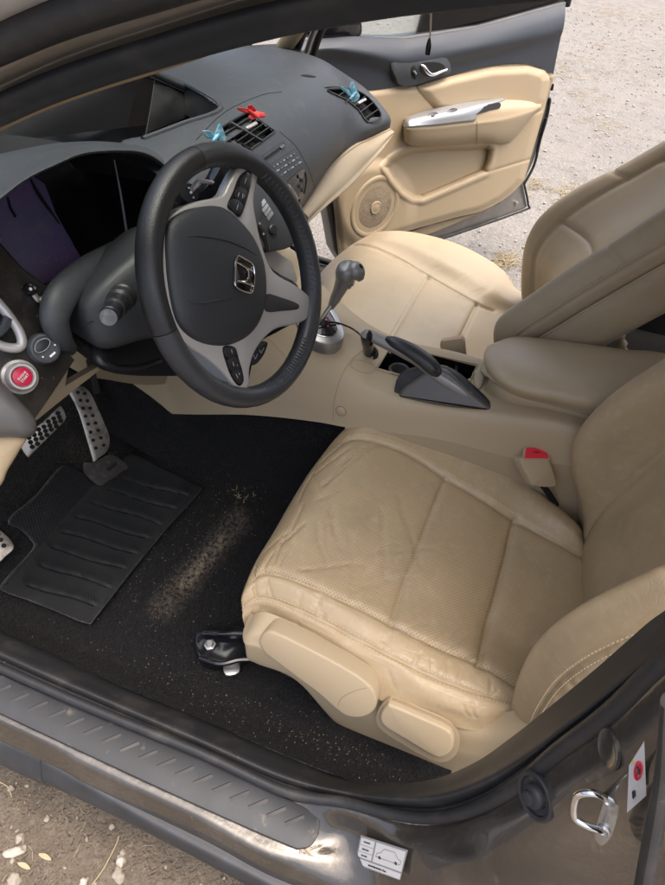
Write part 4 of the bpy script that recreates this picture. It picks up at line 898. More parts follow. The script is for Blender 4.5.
for (u, v) in ((318, 311), (324, 313), (326, 320), (328, 326)):
    g = G(); g.box(SPn(u, v, .0075), .005, .003, .001); g.build('gear_mark', M_red, ring)
for (u, v, s_) in ((313, 333, 'P'), (330, 333, 'D')):
    text('gear_letter', s_, SPn(u, v, .0062), (.2, -1, 0), (1, .2, 0), .006, M_klab, ring)
# knee-side silver panel seen through the wheel and console front
fp = (V(280, 270, x=-.02), Vector((-.55, -.75, .35)).normalized())
g = G(); g.prism([V(u, v, pl=fp) for u, v in ((263, 252), (272, 248), (292, 262), (298, 280), (286, 296), (272, 292))], fp[1], .03, .002); g.build('front_panel', M_silver, con)
# gear lever
gl = empty('gear_lever', (-.02, .54, .65), 'silver grey gear lever with a leather look knob standing on the console', 'gear lever')
L3 = lambda u, v: V(u, v, x=-.02)
g = G(); g.tube([V(316, 328, x=-.04), V(325, 314, x=-.034), L3(335, 300)], .0048, n=10); g.build('lever_shaft', M_steel, gl)
g = G(); g.tube([L3(331, 307), L3(335, 299), L3(339.5, 290), L3(343.5, 281), L3(346.5, 273), L3(349, 266.5), L3(350, 262)], [.008, .0125, .015, .019, .025, .022, .007], n=20, k=6, flat=((0, 1, .3), .85)); kn = g.build('knob', M_knob, gl)
g = G(); g.tube([L3(349, 268), L3(354, 270), L3(358, 274), L3(361, 280)], [.012, .0175, .0155, .006], n=16, k=6); g.build('knob_cap', M_knob, kn)
g = G(); g.tube([L3(355, 264.5), L3(359, 268), L3(362, 273.5)], [.004, .0085, .004], n=14, k=6); g.build('knob_inlay', M_gloss, kn)
g = G(); g.tube([L3(345, 283), L3(350, 282), L3(354, 283)], [.012, .013, .006], n=12, k=6); g.build('knob_grip', M_knob, kn)
# handbrake
hb = empty('parking_brake', (-.06, .2, .6), 'grey hand brake lever with a black grip, raised beside the armrest', 'hand brake')
hp_ = (V(430, 380, x=-.085), Vector((-.93, 0, .36)).normalized())
H = lambda u, v, off=0: V(u, v, pl=hp_, off=off)
g = G(); g.prism([p+hp_[1]*.003 for p in curve([H(394, 395), (H(400, 374)), H(425, 368), H(450, 370), H(478, 392), H(491, 407), H(486, 413), H(440, 409), H(401, 402)], 3, True)], hp_[1], .02, .003); g.build('slot_gasket', M_rubber, hb)
g = G(); g.prism([p+hp_[1]*.012 for p in curve([H(399, 394), H(403, 387), H(411, 381), H(422, 373), H(432, 368), H(446, 369), H(460, 380), H(476, 395), H(489, 405), H(490, 409), H(482, 411), H(450, 407), H(420, 402), H(402, 398)], 3, True)], hp_[1], .034, .008); g.build('lever_shroud', M_brake, hb, ang=60)
g = G(); g.tube([H(366, 334), H(372, 336), H(382, 341), H(400, 349), H(418, 359), H(432, 370), H(446, 380), H(470, 396)], [.010, .0115, .0128, .0145, .015, .0155, .0165, .012], n=18, k=6, flat=((0, .2, 1), .9)); g.build('lever_arm', M_knob, hb)
g = G(); g.tube([H(386, 338.5, .004), H(394, 342, .006), H(408, 349, .008), H(422, 358, .009), H(434, 369, .009), H(441, 377, .006)], [.006, .0125, .0155, .0165, .0155, .006], n=16, k=6, flat=((0, .2, 1), .8)); g.build('lever_grip', M_black, hb)
g = G(); c = H(365, 333.5); ax = (H(365, 333.5)-H(382, 341)).normalized(); g.lathe(c-ax*.004, ax, [(.0085, 0), (.0085, .008), (.007, .011), (.0005, .012)], 20); g.build('release_button', M_silver, hb)
# charger in the socket
ch = empty('socket_charger', tuple(V(370, 352, x=-.03)), 'black charger plug standing in the console power socket in front of the hand brake', 'charger')
g = G(); b_ = S(369, 353); t_ = b_+(V(366.5, 334, y=b_.y)-b_); ax = (t_-b_).normalized(); L_ = (t_-b_).length
g.lathe(b_-ax*.01, ax, [(.0135, 0), (.0135, .012), (.0115, .013), (.0115, .01+L_*.5), (.0125, .01+L_*.55), (.0125, .01+L_*.9), (.010, .01+L_), (.0005, .011+L_)], 24); g.build('plug_body', M_gloss, ch)
g = G(); g.lathe(b_-ax*.006, ax, [(.0195, 0), (.0195, .004), (.017, .007), (.0145, .006), (.0145, 0)], 28); g.build('socket_ring', M_black, ch)
g = G(); g.tube([b_+ax*L_*.6, S(354, 335, .012), S(342, 329, .014), S(328, 325, .014), S(314, 327, .012), S(300, 324, .01)], .0019, n=8); g.build('cable', M_gloss, ch)
# ================================================================== STEERING WHEEL
sw = empty('steering_wheel', (-.297, .579, .899), 'black leather steering wheel turned a quarter, with silver spokes and a chrome letter emblem', 'steering wheel')
th, ph = .3994, -.1508
wc = Vector((-.297, .579, .899)); wn = Vector((math.sin(ph)*math.cos(th), -math.cos(ph)*math.cos(th), math.sin(th)))
wa = wn.cross(Vector((0, 0, 1))).normalized(); wb = wa.cross(wn)
wpl = (wc, wn)
W = lambda u, v, off=0.: V(u, v, pl=wpl, off=off)
def rim(a, R_=.1705): return wc+(wa*math.cos(a)+wb*math.sin(a))*R_
def ang_of(u, v):
    p = W(u, v)-wc; return math.atan2(p.dot(wb), p.dot(wa))
aL0, aL1 = ang_of(183, 164), ang_of(163, 335)   # joints of the worn sections at the left
def rimpart(name, a0, a1, m, r=.0162):
    n_ = 40; P = [rim(a0+(a1-a0)*i/n_) for i in range(n_+1)]
    g = G(); vs = []; fs = []; M_ = 20
    for i, p in enumerate(P):
        rd = (p-wc).normalized()
        for j in range(M_):
            b = 2*math.pi*j/M_
            vs.append(p+rd*(r*math.cos(b)*.97)+wn*(r*math.sin(b)*1.12+.0))
    for i in range(n_):
        for j in range(M_): fs.append((i*M_+j, i*M_+(j+1) % M_, (i+1)*M_+(j+1) % M_, (i+1)*M_+j))
    fs.append(tuple(range(M_))); fs.append(tuple(n_*M_+j for j in range(M_-1, -1, -1)))
    g.add(vs, fs); return g.build(name, m, sw, ang=80)
a_top = ang_of(192, 152); a_lo = ang_of(152, 340)
while a_lo < a_top: a_lo += 2*math.pi
rimpart('rim', a_top, a_lo, M_wheel if math.cos((a_top+a_lo)/2) < 0 else M_wheelblk, .0164)                 # worn left arc
rimpart('rim', a_lo+.006, a_top+2*math.pi-.006, M_wheelblk if math.cos((a_top+a_lo)/2) < 0 else M_wheel, .0164)
# hand stitching on the inner face of the right arc
g = G(); a0 = ang_of(255, 192); a1 = ang_of(297, 288)
def stitches(a0, a1, n_):
    g = G(); P = []
    while a1-a0 > math.pi: a1 -= 2*math.pi
    while a1-a0 < -math.pi: a1 += 2*math.pi
    for i in range(n_):
        a = a0+(a1-a0)*i/(n_-1); e = (a1-a0)/(n_-1)*.5
        q0 = wc+(wa*math.cos(a)+wb*math.sin(a))*(.1705-.0153)+wn*.0085; q1 = wc+(wa*math.cos(a+e)+wb*math.sin(a+e))*(.1705-.0080)+wn*.0162
        P += [q0, (q0+q1)/2+((q0+q1)/2-rim(a)).normalized()*.0012, q1]
    g.tube(P, .0009, n=5, k=1); g.build('rim_stitching', M_gthread, sw)
M_gthread = mat('grey_thread', (.07, .072, .08), .6)
stitches(a0, a1, 26); stitches(ang_of(297, 335), ang_of(262, 385), 22)
# bright worn seam line along the right arc
# spoke backing, bezel
g = G(); ol = [(168, 205), (185, 178), (205, 160), (225, 158), (262, 178), (268, 196), (262, 225), (276, 260), (300, 272), (312, 290), (314, 315), (302, 330), (282, 340), (272, 352), (262, 378), (256, 398), (235, 400), (205, 382), (180, 352), (166, 310), (162, 250)]
g.prism([p-wn*.020 for p in curve([W(u, v, -.02) for u, v in [(164, 240), (176, 205), (200, 196), (222, 178), (238, 155), (262, 168), (262, 200), (268, 240), (285, 268), (308, 284), (313, 315), (292, 330), (268, 345), (262, 370), (254, 398), (236, 396), (212, 376), (184, 352), (166, 310)]], 4, True)], wn, .02, .006); g.build('spoke_back', M_gloss, sw)
BZ = [(162, 232), (175, 212), (199, 201), (222, 195.5), (230, 182), (237.5, 169), (247.6, 163), (255.5, 167), (258.5, 178), (255, 199), (256.5, 216), (263.5, 247), (274, 271), (296, 284.5), (309.5, 296), (312, 306), (308, 318.5), (296, 324.5), (279, 328), (265.5, 338), (255.5, 352), (250.5, 369), (250, 384), (246, 391.5), (237, 389), (224, 373), (207, 358), (187, 345), (172, 325), (163, 290), (160, 258)]
g = G(); g.prism([p for p in curve([W(u, v, .006) for u, v in BZ], 4, True)], wn, .018, .0045); bz = g.build('spoke_trim', M_silver, sw, ang=60)
# airbag cover
AB = [(166.5, 226), (181, 212), (199, 207), (216, 206), (228, 211), (248, 231), (260, 254), (265, 279), (263.5, 308), (253, 331), (234, 343.5), (213, 345.5), (192, 338.5), (177, 323), (169.5, 296), (165.5, 261)]
g = G(); dome(g, curve([W(u, v, .006) for u, v in AB], 4, True), wn, .021, .006, 2.0, 10); ab = g.build('airbag_cover', M_airbag, sw)
SA, NA = caster([ab])
for pts in (((185, 237), (200, 236), (225, 240), (245, 248), (257, 256)), ((182, 300), (200, 303), (220, 300), (236, 296))):
    P = [SA(u, v, .0002) for u, v in c2(pts, 6)]
    g = G(); g.tube(P, lambda t: .0002+.0011*math.sin(math.pi*t), n=8, k=1); g.build('cover_crease', M_airbag, ab)
# emblem
EM = [(239.2, 255.8), (245.3, 259.2), (251, 262.6), (253.8, 267.4), (254.6, 279), (253.5, 288.4), (250.8, 292.8), (242.6, 291), (236.2, 287), (235, 281), (235.6, 264), (236.9, 257.9)]
ep = (SA(245, 274, .0012), NA(245, 274)); Ep = lambda u, v, off=0: V(u, v, pl=ep, off=off)
g = G(); g.prism([p for p in curve([Ep(u, v, .0002) for u, v in EM], 3, True)], ep[1], .004, .0002); g.build('emblem_base', M_gloss, ab)
g = G(); g.tube([Ep(u, v, .0012) for u, v in EM], .0013, n=8, k=4, closed=True)
g.tube([Ep(236.8, 262, .001), Ep(243, 265.5, .0018), Ep(249, 268.8, .0018), Ep(254, 271.4, .001)], [.0009, .0014, .0015, .0011], n=8, k=4)
g.tube([Ep(236.6, 281, .001), Ep(243, 282, .0018), Ep(249, 284, .0018), Ep(253.6, 286, .001)], [.0013, .0014, .0015, .0011], n=8, k=4)
g.tube([Ep(244, 266, .001), Ep(247.6, 270, .0018), Ep(248.2, 275, .0018), Ep(247.8, 279.5, .0018), Ep(244, 282, .001)], .0014, n=8, k=4)
g.build('emblem', M_chrome, ab)
# switch clusters
def cluster(ol, btns):
    g = G(); g.prism(curve([W(u, v, .0078) for u, v in ol], 4, True), wn, .004, .0012); o = g.build('switch_panel', M_gloss, sw)
    for (pl_, ic) in btns:
        g = G(); P = curve([W(u, v, .0095) for u, v in pl_], 3, True); g.prism(P, wn, .0025, .0008); b = g.build('switch', M_black, o)
        for s_ in ic:
            g = G(); g.tube([W(u, v, .0099) for u, v in s_], .00045, n=5, k=1); g.build('icon', M_greyprint, b)
cluster([(228, 206), (234, 191), (239, 178), (245, 171.5), (250, 171), (252.3, 176), (250.8, 187), (246, 204), (240.5, 217), (234, 212)],
        [([(240, 184), (244, 175.5), (248.5, 174), (250.5, 178), (248.6, 189), (243, 189)], [[(246.5, 178), (244.8, 183.5)]]),
         ([(235.5, 197), (239, 186.5), (247.5, 191), (244, 202.5)], [[(239.2, 192.5), (238.2, 196.5)], [(243, 194), (244.6, 196.5), (242.4, 198.2), (243, 194)]]),
         ([(229.5, 206), (234.4, 198.5), (243, 204.5), (239.5, 215)], [[(238.3, 204.5), (236.8, 210)]])])
cluster([(223.5, 347.5), (235, 347), (239, 358), (243, 372), (244, 381), (240, 386), (234, 380), (228, 367)],
        [([(225, 348.5), (234, 348), (236, 356), (228, 358)], [[(231.5, 349.5), (232.5, 353.5)]]),
         ([(228.4, 359.5), (236.8, 357.5), (240, 368), (232, 371)], [[(233, 362), (234, 366)], [(237.2, 364.5), (237.8, 366)]]),
         ([(232.4, 372.5), (240.4, 369.8), (242.6, 380), (239.8, 383.8), (235, 379)], [[(236, 374), (238, 378)], [(239, 373), (239.6, 375)]])])
g = G(); g.prism(curve([W(u, v, .0072) for u, v in ((266, 294), (282, 297.5), (297, 303), (299.5, 306.5), (297, 309.5), (282, 311), (266, 311))], 3, True), wn, .004, .001)
M_mesh = mat('mesh_insert', (.03, .03, .032), .35, bump=[('dots', 520, 1, .0016)]); g.build('mesh_insert', M_mesh, sw)
g = G(); g.prism(curve([W(u, v, -.006) for u, v in ((249, 362), (250.5, 348), (258, 341), (267.5, 341.5), (268, 346), (264, 356), (256, 365))], 4, True), wn, .014, .003); pd = g.build('phone_switch', M_black, sw)
for pts in (((253.5, 355), (255.5, 359), (257.5, 354)), ((259.5, 350), (261, 353), (264, 348))):
    g = G(); g.tube([W(u, v, -.0057) for u, v in pts], .0006, n=5, k=1); g.build('icon', M_greyprint, pd)
g = G(); g.prism(curve([W(u, v, .001) for u, v in ((186, 345), (202, 349), (216, 360), (224, 373), (230, 383), (216, 378), (200, 364), (188, 352))], 4, True), wn, .008, .002); g.build('lower_trim', mat('pale_trim', (.20, .225, .25), .35, metal=.2), sw)

# ================================================================== STEERING COLUMN
sco = empty('steering_column', (-.30, .75, .84), 'black plastic steering column cover with stalks behind the steering wheel', 'steering column')
cp_ = (V(120, 295, y=.74), Vector((-.42, -.80, .25)).normalized()); Cc = lambda u, v, off=0: V(u, v, pl=cp_, off=off)
g = G(); dome(g, curve([Cc(u, v) for u, v in ((80, 312), (84, 297), (103, 277), (136, 250), (165, 232), (200, 240), (225, 300), (200, 340), (152, 338), (108, 349), (90, 340))], 4, True), cp_[1], .022, .09, 2.4, 7); g.build('column_cover', mat('column_plastic', (.028, .032, .036), .5, bump=[('cell', 500, .35, .0006)], var=[(9, (.04, .044, .048), .5, .75), (300, (.08, .085, .09), .66, .8)]), sco)
g = G(); g.tube([Cc(u, v, .012) for u, v in ((82, 326), (100, 318), (118, 308), (140, 297), (160, 288))], .0007, n=5); g.build('cover_joint', M_hole, sco)
tip, bas = V(109.5, 316, y=.668), V(123, 297, y=.712); ax = (tip-bas).normalized(); L_ = (tip-bas).length
g = G(); g.lathe(bas-ax*.006, ax, [(.0185, 0), (.0185, .008), (.016, .01), (.0175, .014), (.0175, L_*.35), (.0135, L_*.38), (.0145, L_*.42), (.0145, L_*.72), (.0115, L_*.74), (.0122, L_*.78), (.0122, L_+.004), (.0108, L_+.006), (.0005, L_+.006)], 14); g.build('lights_stalk', M_black, sco, ang=30)
g = G(); g.lathe(tip+ax*.0055, ax, [(.0105, 0), (.0105, .001), (.0005, .0012)], 20); g.build('stalk_end', mat('worn_grey', (.10, .105, .11), .5, var=[(90, (.2, .2, .2), .5, .7)]), sco)
g = G(); g.tube([V(99, 345, y=.78), V(100, 357, y=.76), V(113, 367, y=.75), V(137, 368, y=.74), V(160, 361, y=.73)], [.011, .011, .009, .0075, .006], n=12, flat=((0, 0, 1), .7)); g.build('tilt_lever', M_black, sco)
g = G(); dome(g, curve([V(u, v, y=.80) for u, v in ((84, 345), (110, 340), (165, 335), (200, 350), (190, 372), (150, 375), (110, 372), (92, 362))], 4, True), Vector((-.3, -.9, -.1)), .02, .08); g.build('shaded_underside', M_hole, sco)  # near-black mass standing in for the shaded cavity under the column
# wiper stalk on the right
ax = Vector((-.45, -.6, .5)).normalized(); c = V(189.5, 193, y=.66)
g = G(); g.lathe(c-ax*.04, ax, [(.014, 0), (.014, .036), (.0125, .04), (.0005, .04)], 22); ws = g.build('wiper_stalk', M_black, sco)
for (u, v, r_) in ((188.8, 188, .0012), (191, 192.6, .0018), (193.5, 197.6, .0013)):
    g = G(); p = V(u, v, pl=(c, ax)); g.lathe(p, ax, [(r_, 0), (r_, .0012), (.0002, .0014)], 10); g.build('icon', M_white, ws)
g = G(); g.tube([V(192, 190, y=.645), V(196, 184, y=.645), V(200, 181, y=.65), V(214, 183, y=.66)], [.003, .0035, .003, .003], n=8); g.build('stalk_trim', M_silver, sco)

# ================================================================== DASHBOARD
da = empty('dashboard', (.1, .85, .8), 'dark blue grey plastic dashboard spanning the car behind the steering wheel', 'dashboard')
def dcol(x, over=None):
    P = [Vector((x, 1.24, .93)), Vector((x, 1.12, .975)), Vector((x, .95, 1.0)), Vector((x, .86, 1.004)), Vector((x, .785, .993)), Vector((x, .73, .962)), Vector((x, .69, .915)), Vector((x, .672, .865)), Vector((x, .68, .81))]
    for k, (u, v) in (over or {}).items(): P[k] = V(u, v, x=x)
    return P
DC = [dcol(.672, {1: (276, 47), 2: (300, 53), 3: (316, 61), 4: (332, 68), 5: (349, 80), 6: (367, 95), 7: (385, 116), 8: (387, 130)}),
      dcol(.66, {1: (272, 44), 2: (298, 50.5), 3: (314, 58.5), 4: (330, 65), 5: (348, 76), 6: (368, 91.5), 7: (388.5, 116), 8: (389, 129)}),
      dcol(.58, {7: (371, 127), 8: (368, 139)}), dcol(.5, {8: (352, 147)}), dcol(.4, {8: (331, 165)}), dcol(.3, {8: (315, 189)}), dcol(.2, {8: (301, 211)}), dcol(.1), dcol(0), dcol(-.1), dcol(-.2)]
dtop = patch('dash_top', [list(r_) for r_ in zip(*DC)], M_dash, da, 24, 18, flip=False)
SD, ND = caster([dtop])
SCR = [(-200, 200), (-160, 110), (60, 50), (153, 70), (190, 86), (221, 108), (182, 124), (143, 139), (60, 152), (0, 158)]
scb = [SD(u, v, -.001) for u, v in c2([(143, 139), (182, 124), (221, 108), (190, 86), (153, 70), (120, 58)], 8)]; scb = [p for p in scb if p is not None]
cut(dtop, SCR)
g = G(); g.tube(scb, .0055, n=8, k=1); g.build('display_lip', M_dash, da)
sk_ = [p+Vector((.0, .03, -.05)) for p in scb]; g = G(); g.add(scb+sk_, [(i, i+1, len(scb)+i+1, len(scb)+i) for i in range(len(scb)-1)]); g.build('display_wall', M_black, da)
VENT = [(217, 131), (247, 112.5), (274.5, 132), (250, 150)]
RV = [(327, 91), (336, 89), (353, 90), (368, 98), (380, 113), (379, 119), (367, 122), (358, 110), (344, 99)]
# lower beige dash and glove box
LB = [(389, 134), (378, 150), (363, 168), (346, 186), (324, 204), (303, 222)]
ub = [DC[1][8], DC[2][8], DC[3][8], DC[4][8], DC[5][8], DC[6][8]]
lb = [V(u, v, x=x) for (u, v), x in zip(LB, (.66, .585, .50, .40, .30, .20))]
patch('glove_box', [[p+Vector((0, .01, .006)) for p in ub], [p+Vector((0, -.004, 0)) for p in ub], [(a*.6+b*.4)+Vector((-.0, -.014, 0)) for a, b in zip(ub, lb)], [(a*.2+b*.8)+Vector((-.0, -.010, 0)) for a, b in zip(ub, lb)], lb, [p+Vector((0, .12, .02)) for p in lb]], M_beige, da, 6, 8)
g = G(); g.tube([p+Vector((0, -.004, 0)) for p in ub], .0025, n=8, k=6); g.build('trim_strip', M_beige, da)
patch('dash_end', [[DC[0][k], DC[0][k]+Vector((.012, .01, -.03))] for k in range(9)], M_dash, da, 4, 2)
seamline('panel_seam', [(196, 140), (225, 112), (262, 95), (282, 92)], .0007, M_hole, da, SD)
seamline('panel_seam', [(280, 132), (287, 138), (297, 148), (308, 168), (313.5, 184), (314, 190)], .0007, M_hole, da, SD)
# centre stack face details
def onD(name, pts, m, par, off=.0015, dep=.003, ch=.0004, k=3, closed=True):
    P = [SD(u, v, off) for u, v in (c2(pts, k, True) if k > 1 else pts)]
    cu, cv = sum(p[0] for p in pts)/len(pts), sum(p[1] for p in pts)/len(pts)
    g = G(); g.prism(P, ND(cu, cv), dep, ch); return g.build(name, m, par, ang=30)
M_slat = mat('vent_slat', (.04, .043, .047), .4)
def vent(name, ol, slats, tab, k):
    fr = [SD(u, v, .0015) for u, v in (c2(ol, k, True) if k > 1 else ol)]
    cu, cv = sum(p[0] for p in ol)/len(ol), sum(p[1] for p in ol)/len(ol); n_ = ND(cu, cv)
    g = G(); g.tube(fr, .0022, n=6, k=1, closed=True); vo = g.build(name, M_black, da)
    g = G(); g.prism([p-n_*.016 for p in fr], n_, .012); g.add([p+n_*.001 for p in fr]+[p-n_*.018 for p in fr], [(i, (i+1) % len(fr), len(fr)+(i+1) % len(fr), len(fr)+i) for i in range(len(fr))]); g.build('vent_duct', M_hole, vo, smooth=False)
    for a, b in slats:
        p, q = SD(*a, -.002), SD(*b, -.002); d_ = (q-p).normalized(); ax = (d_, n_.cross(d_), n_)
        g = G(); g.box((p+q)/2, (q-p).length, .0016, .012, ax); g.build('slat', M_slat, vo, bevel=.0004)
    if tab:
        a, b = tab; p, q = SD(*a, .006), SD(*b, .006); d_ = (q-p).normalized()
        g = G(); g.box((p+q)/2, (q-p).length, .006, .006, (d_, n_.cross(d_), n_)); g.build('vent_tab', M_silver, vo, bevel=.001)
    return vo
def lerp(a, b, t): return (a[0]+(b[0]-a[0])*t, a[1]+(b[1]-a[1])*t)
cut(dtop, VENT); cut(dtop, c2(RV, 3, True))
vo = vent('center_vent', VENT, [(lerp(VENT[0], VENT[3], t), lerp(VENT[1], VENT[2], t)) for t in (.2, .4, .6, .8)], ((245, 131.5), (255, 126)), 1)
p, q = SD(229, 124.5, .001), SD(260.5, 143, .001); d_ = (q-p).normalized(); n_ = ND(280, 140); g = G(); g.box((p+q)/2, (q-p).length, .004, .014, (d_, n_.cross(d_).normalized(), n_)); g.build('vent_divider', M_dash, vo, bevel=.0008)
vent2 = vent('passenger_vent', RV, [((337, 97), (347, 89.8)), ((345, 103), (356, 92.5)), ((353, 107), (364, 97)), ((359, 113), (372, 103)), ((364, 119), (377, 110))], ((356, 105), (364, 101)), 3)
onD('badge_slot', [(369, 122.5), (371, 118), (380, 117.5), (381, 121), (376, 124)], M_black, da, .0012, .003, .0004, 3)
onD('defrost_slot', [(301, 75.5), (308, 75), (316, 77), (309, 77.2)], M_hole, da, .001, .002, 0, 3)
onD('defrost_slot', [(324, 88), (332, 86.5), (345, 87.6), (334, 88)], M_hole, da, .001, .002, 0, 3)
onD('disc_slot', [(262, 159.5), (277.5, 148.5), (279.5, 150), (264, 161.5)], M_hole, da, .0012, .002, 0, 1)
onD('radio_button', [(278.5, 147.5), (282.5, 145), (284.5, 146.5), (281, 149.3)], M_silver2, da, .003, .004, .0005, 1)
seamline('panel_seam', [(259, 158), (271, 149.5), (283, 142), (286, 144.5), (266, 163)], .0005, M_black, da, SD, k=1)
for r_ in range(3):
    a, b = ((270, 168.5), (295, 152.5)) if r_ == 0 else (((273.5, 172.5), (298.5, 156.5)) if r_ == 1 else ((277, 177), (301, 161)))
    for i in range(7 if r_ else 8):
        t = i/(6.5 if r_ else 7.5); c = lerp(a, b, t)
        w_ = 1.3 if r_ else .9
        onD('radio_button', [(c[0]-w_, c[1]+w_*.7), (c[0]+w_, c[1]-w_*.7), (c[0]+w_+.7, c[1]-w_*.7+1.1), (c[0]-w_+.7, c[1]+w_*.7+1.1)], M_greyprint if (i+r_) % 2 == 0 else M_silver2, da, .0018, .002, .0003, 1)
for a, b in (((268, 166), (297, 147.5)), ((272, 174.5), (301, 156)), ((279.5, 181), (304, 164))): seamline('panel_seam', [a, b], .00045, M_black, da, SD, k=3)
cl_ = onD('climate_panel', [(303, 169), (306, 178), (304, 194), (296.5, 208), (291, 200), (284, 187), (293, 176)], M_gloss, da, .002, .004, .0006, 3)
for (u, v) in ((297.5, 176.5), (301.5, 180), (299, 186), (302, 190), (297, 196), (299, 201)): 
    p, n_ = SD(u, v, .002), ND(u, v); g = G(); g.lathe(p, n_, [(.0042, 0), (.0042, .0015), (.0035, .002), (.001, .002)], 16); k_ = g.build('climate_button', M_black, cl_)
    g = G(); g.lathe(p+n_*.002, n_, [(.0012, 0), (.0012, .0004), (.0003, .0004)], 8); g.build('icon', M_greyprint, k_)
onD('climate_dial', [(284, 187), (288, 185), (296, 196), (294.5, 201), (290, 198)], M_silver, da, .005, .006, .0012, 3)
# lower centre stack, seen through the wheel
lp_ = (V(268, 222, y=.665), Vector((-.25, -.85, .42)).normalized()); Lp = lambda u, v, off=0: V(u, v, pl=lp_, off=off)
g = G(); g.prism(curve([Lp(u, v) for u, v in ((248, 180), (262, 188), (280, 212), (296, 236), (291, 247), (272, 251), (262, 246), (252, 226), (246, 200))], 3, True), lp_[1], .05, .004); ls = g.build('lower_stack', M_dash, da)
g = G(); g.prism([Lp(u, v, .002) for u, v in ((259, 205), (264.5, 198.5), (274, 213.5), (269, 221))], lp_[1], .004, .0006); dp = g.build('climate_display', mat('lcd_silver', (.42, .45, .46), .25), ls)
for t in (.25, .5, .75):
    g = G(); a_, b_ = lerp((259, 205), (269, 221), t), lerp((264.5, 198.5), (274, 213.5), t); g.tube([Lp(*a_, .0024), Lp(*b_, .0024)], .0005, n=5, k=1); g.build('display_line', M_black, dp)
g = G(); g.lathe(Lp(272, 230), lp_[1], [(.010, 0), (.010, .004), (.008, .006), (.0005, .006)], 20); g.build('climate_knob', M_black, ls)
g = G(); g.prism(curve([Lp(u, v, .003) for u, v in ((254, 212), (260, 218), (268, 238), (270, 252), (262, 248), (256, 232))], 3, True), lp_[1], .01, .002); sb_ = g.build('switch_strip', M_gloss, ls)
for (u, v) in ((259.4, 223.5), (263.5, 234)):
    g = G(); g.lathe(Lp(u, v, .003), lp_[1], [(.0022, 0), (.0022, .001), (.0003, .001)], 10); g.build('icon', M_greyprint, sb_)
# --- upper display with its hood
dpn = (V(110, 120, y=1.0), Vector((-.25, -.82, .5)).normalized()); Dp = lambda u, v, off=0: V(u, v, pl=dpn, off=off)
g = G(); g.prism([Dp(u, v) for u, v in ((-120, 185), (-90, 120), (60, 60), (153, 78), (185, 92), (211, 110), (175, 124), (143, 135.5), (60, 146), (0, 155))], dpn[1], .02, .001); sc_o = g.build('display_screen', M_gloss, da, smooth=False)
g = G(); g.prism([Dp(u, v, .001) for u, v in ((-20, 150), (-20, 105), (120, 90), (134, 96), (127, 133), (60, 142))], dpn[1], .001, .0002); g.build('screen_window', mat('screen_grey', (.012, .013, .016), .15), sc_o, smooth=False)
g = G(); g.prism([Dp(u, v, .0015) for u, v in ((155, 84), (170, 87), (190, 98), (207, 110), (180, 120), (147, 133))], dpn[1], .002, .0004); g.build('side_panel', M_black, sc_o)
g = G(); g.tube([Dp(155, 78, .001), Dp(152, 100, .001), Dp(146, 135, .001)], .0009, n=6); g.build('panel_line', M_dash, sc_o)
fr_ = [Dp(u, v, .004) for u, v in ((120, 62), (150, 72), (168, 80), (190, 90), (212, 102), (224, 110), (200, 121), (172, 131), (142, 141), (60, 150), (-20, 158))]
g = G(); g.tube(fr_, .0075, n=10, k=5); g.build('display_surround', M_dash, da)
# grey deck between display and instrument hood, and the dash around the hood
patch('dash_deck', [[V(u, v, y=y_) for u, v, y_ in r_] for r_ in (
    [(-120, 215, .98), (-20, 162, .98), (60, 153, .98), (142, 141, .97), (172, 131, .96), (200, 120, .94), (226, 109, .93)],
    [(-120, 225, .92), (-20, 168, .92), (60, 155, .92), (142, 146, .92), (176, 136, .90), (208, 124, .87), (240, 111, .85)],
    [(-120, 235, .87), (-20, 178, .87), (60, 158, .87), (142, 152, .86), (180, 144, .82), (216, 132, .79), (250, 114, .78)],
    [(-120, 240, .86), (-20, 180, .86), (60, 160, .86), (142, 156, .85), (182, 160, .79), (218, 146, .75), (252, 125, .75)])], M_dash, da, 6, 6)
# instrument hood (crescent) and its dark cavity
vt = [(-70, 190), (-30, 163), (0, 154), (45, 144.7), (79, 141.7), (113, 143), (150, 150), (172, 162), (184, 180)]
vf = [(-80, 270), (-30, 225), (0, 199), (27, 178.5), (56.4, 164), (90, 152), (140, 151.5), (165, 165), (178, 184)]
top = [V(u, v, y=.845) for u, v in vt]; fro = [V(u, v, y=.765) for u, v in vf]
inn = [p+Vector((.0, .20, -.012)) for p in fro]
patch('instrument_hood', [[p+Vector((0, .06, -.03)) for p in top], top, [a*.5+b*.5+Vector((0, 0, .004)) for a, b in zip(top, fro)], [a*.12+b*.88+Vector((0, 0, .002)) for a, b in zip(top, fro)], fro, [p+Vector((.0, .004, -.004)) for p in fro]], M_dash, da, 6, 8)
patch('hood_lining', [[p+Vector((.0, .004, -.004)) for p in fro], inn], M_hole, da, 4, 8)
bk_p = (V(60, 230, y=.97), Vector((-.1, -.95, .3)).normalized()); Bk = lambda u, v, off=0: V(u, v, pl=bk_p, off=off)
g = G(); g.prism([Bk(u, v) for u, v in ((-150, 160), (190, 120), (210, 300), (160, 330), (20, 330), (-150, 330))], bk_p[1], .01); g.build('instrument_backing', M_gloss, da, smooth=False)
pp_ = (V(40, 235, y=.90), Vector((-.5, -.75, .42)).normalized()); Pp = lambda u, v, off=0: V(u, v, pl=pp_, off=off)
M_purple = mat('iridescent_lens', (.10, .045, .135), .35, spec=.3, var=[(7, (.035, .03, .10), .45, .65), (22, (.13, .10, .09), .58, .8), (150, (.24, .2, .17), .64, .74)])
g = G(); g.prism([Pp(u, v) for u, v in ((-40, 190), (27, 172), (45, 184), (56, 213), (70, 238), (84.6, 264), (60, 276), (43, 284), (22, 268), (0, 243), (-40, 215))], pp_[1], .003, .0005); ln_ = g.build('instrument_lens', M_purple, da, smooth=False)
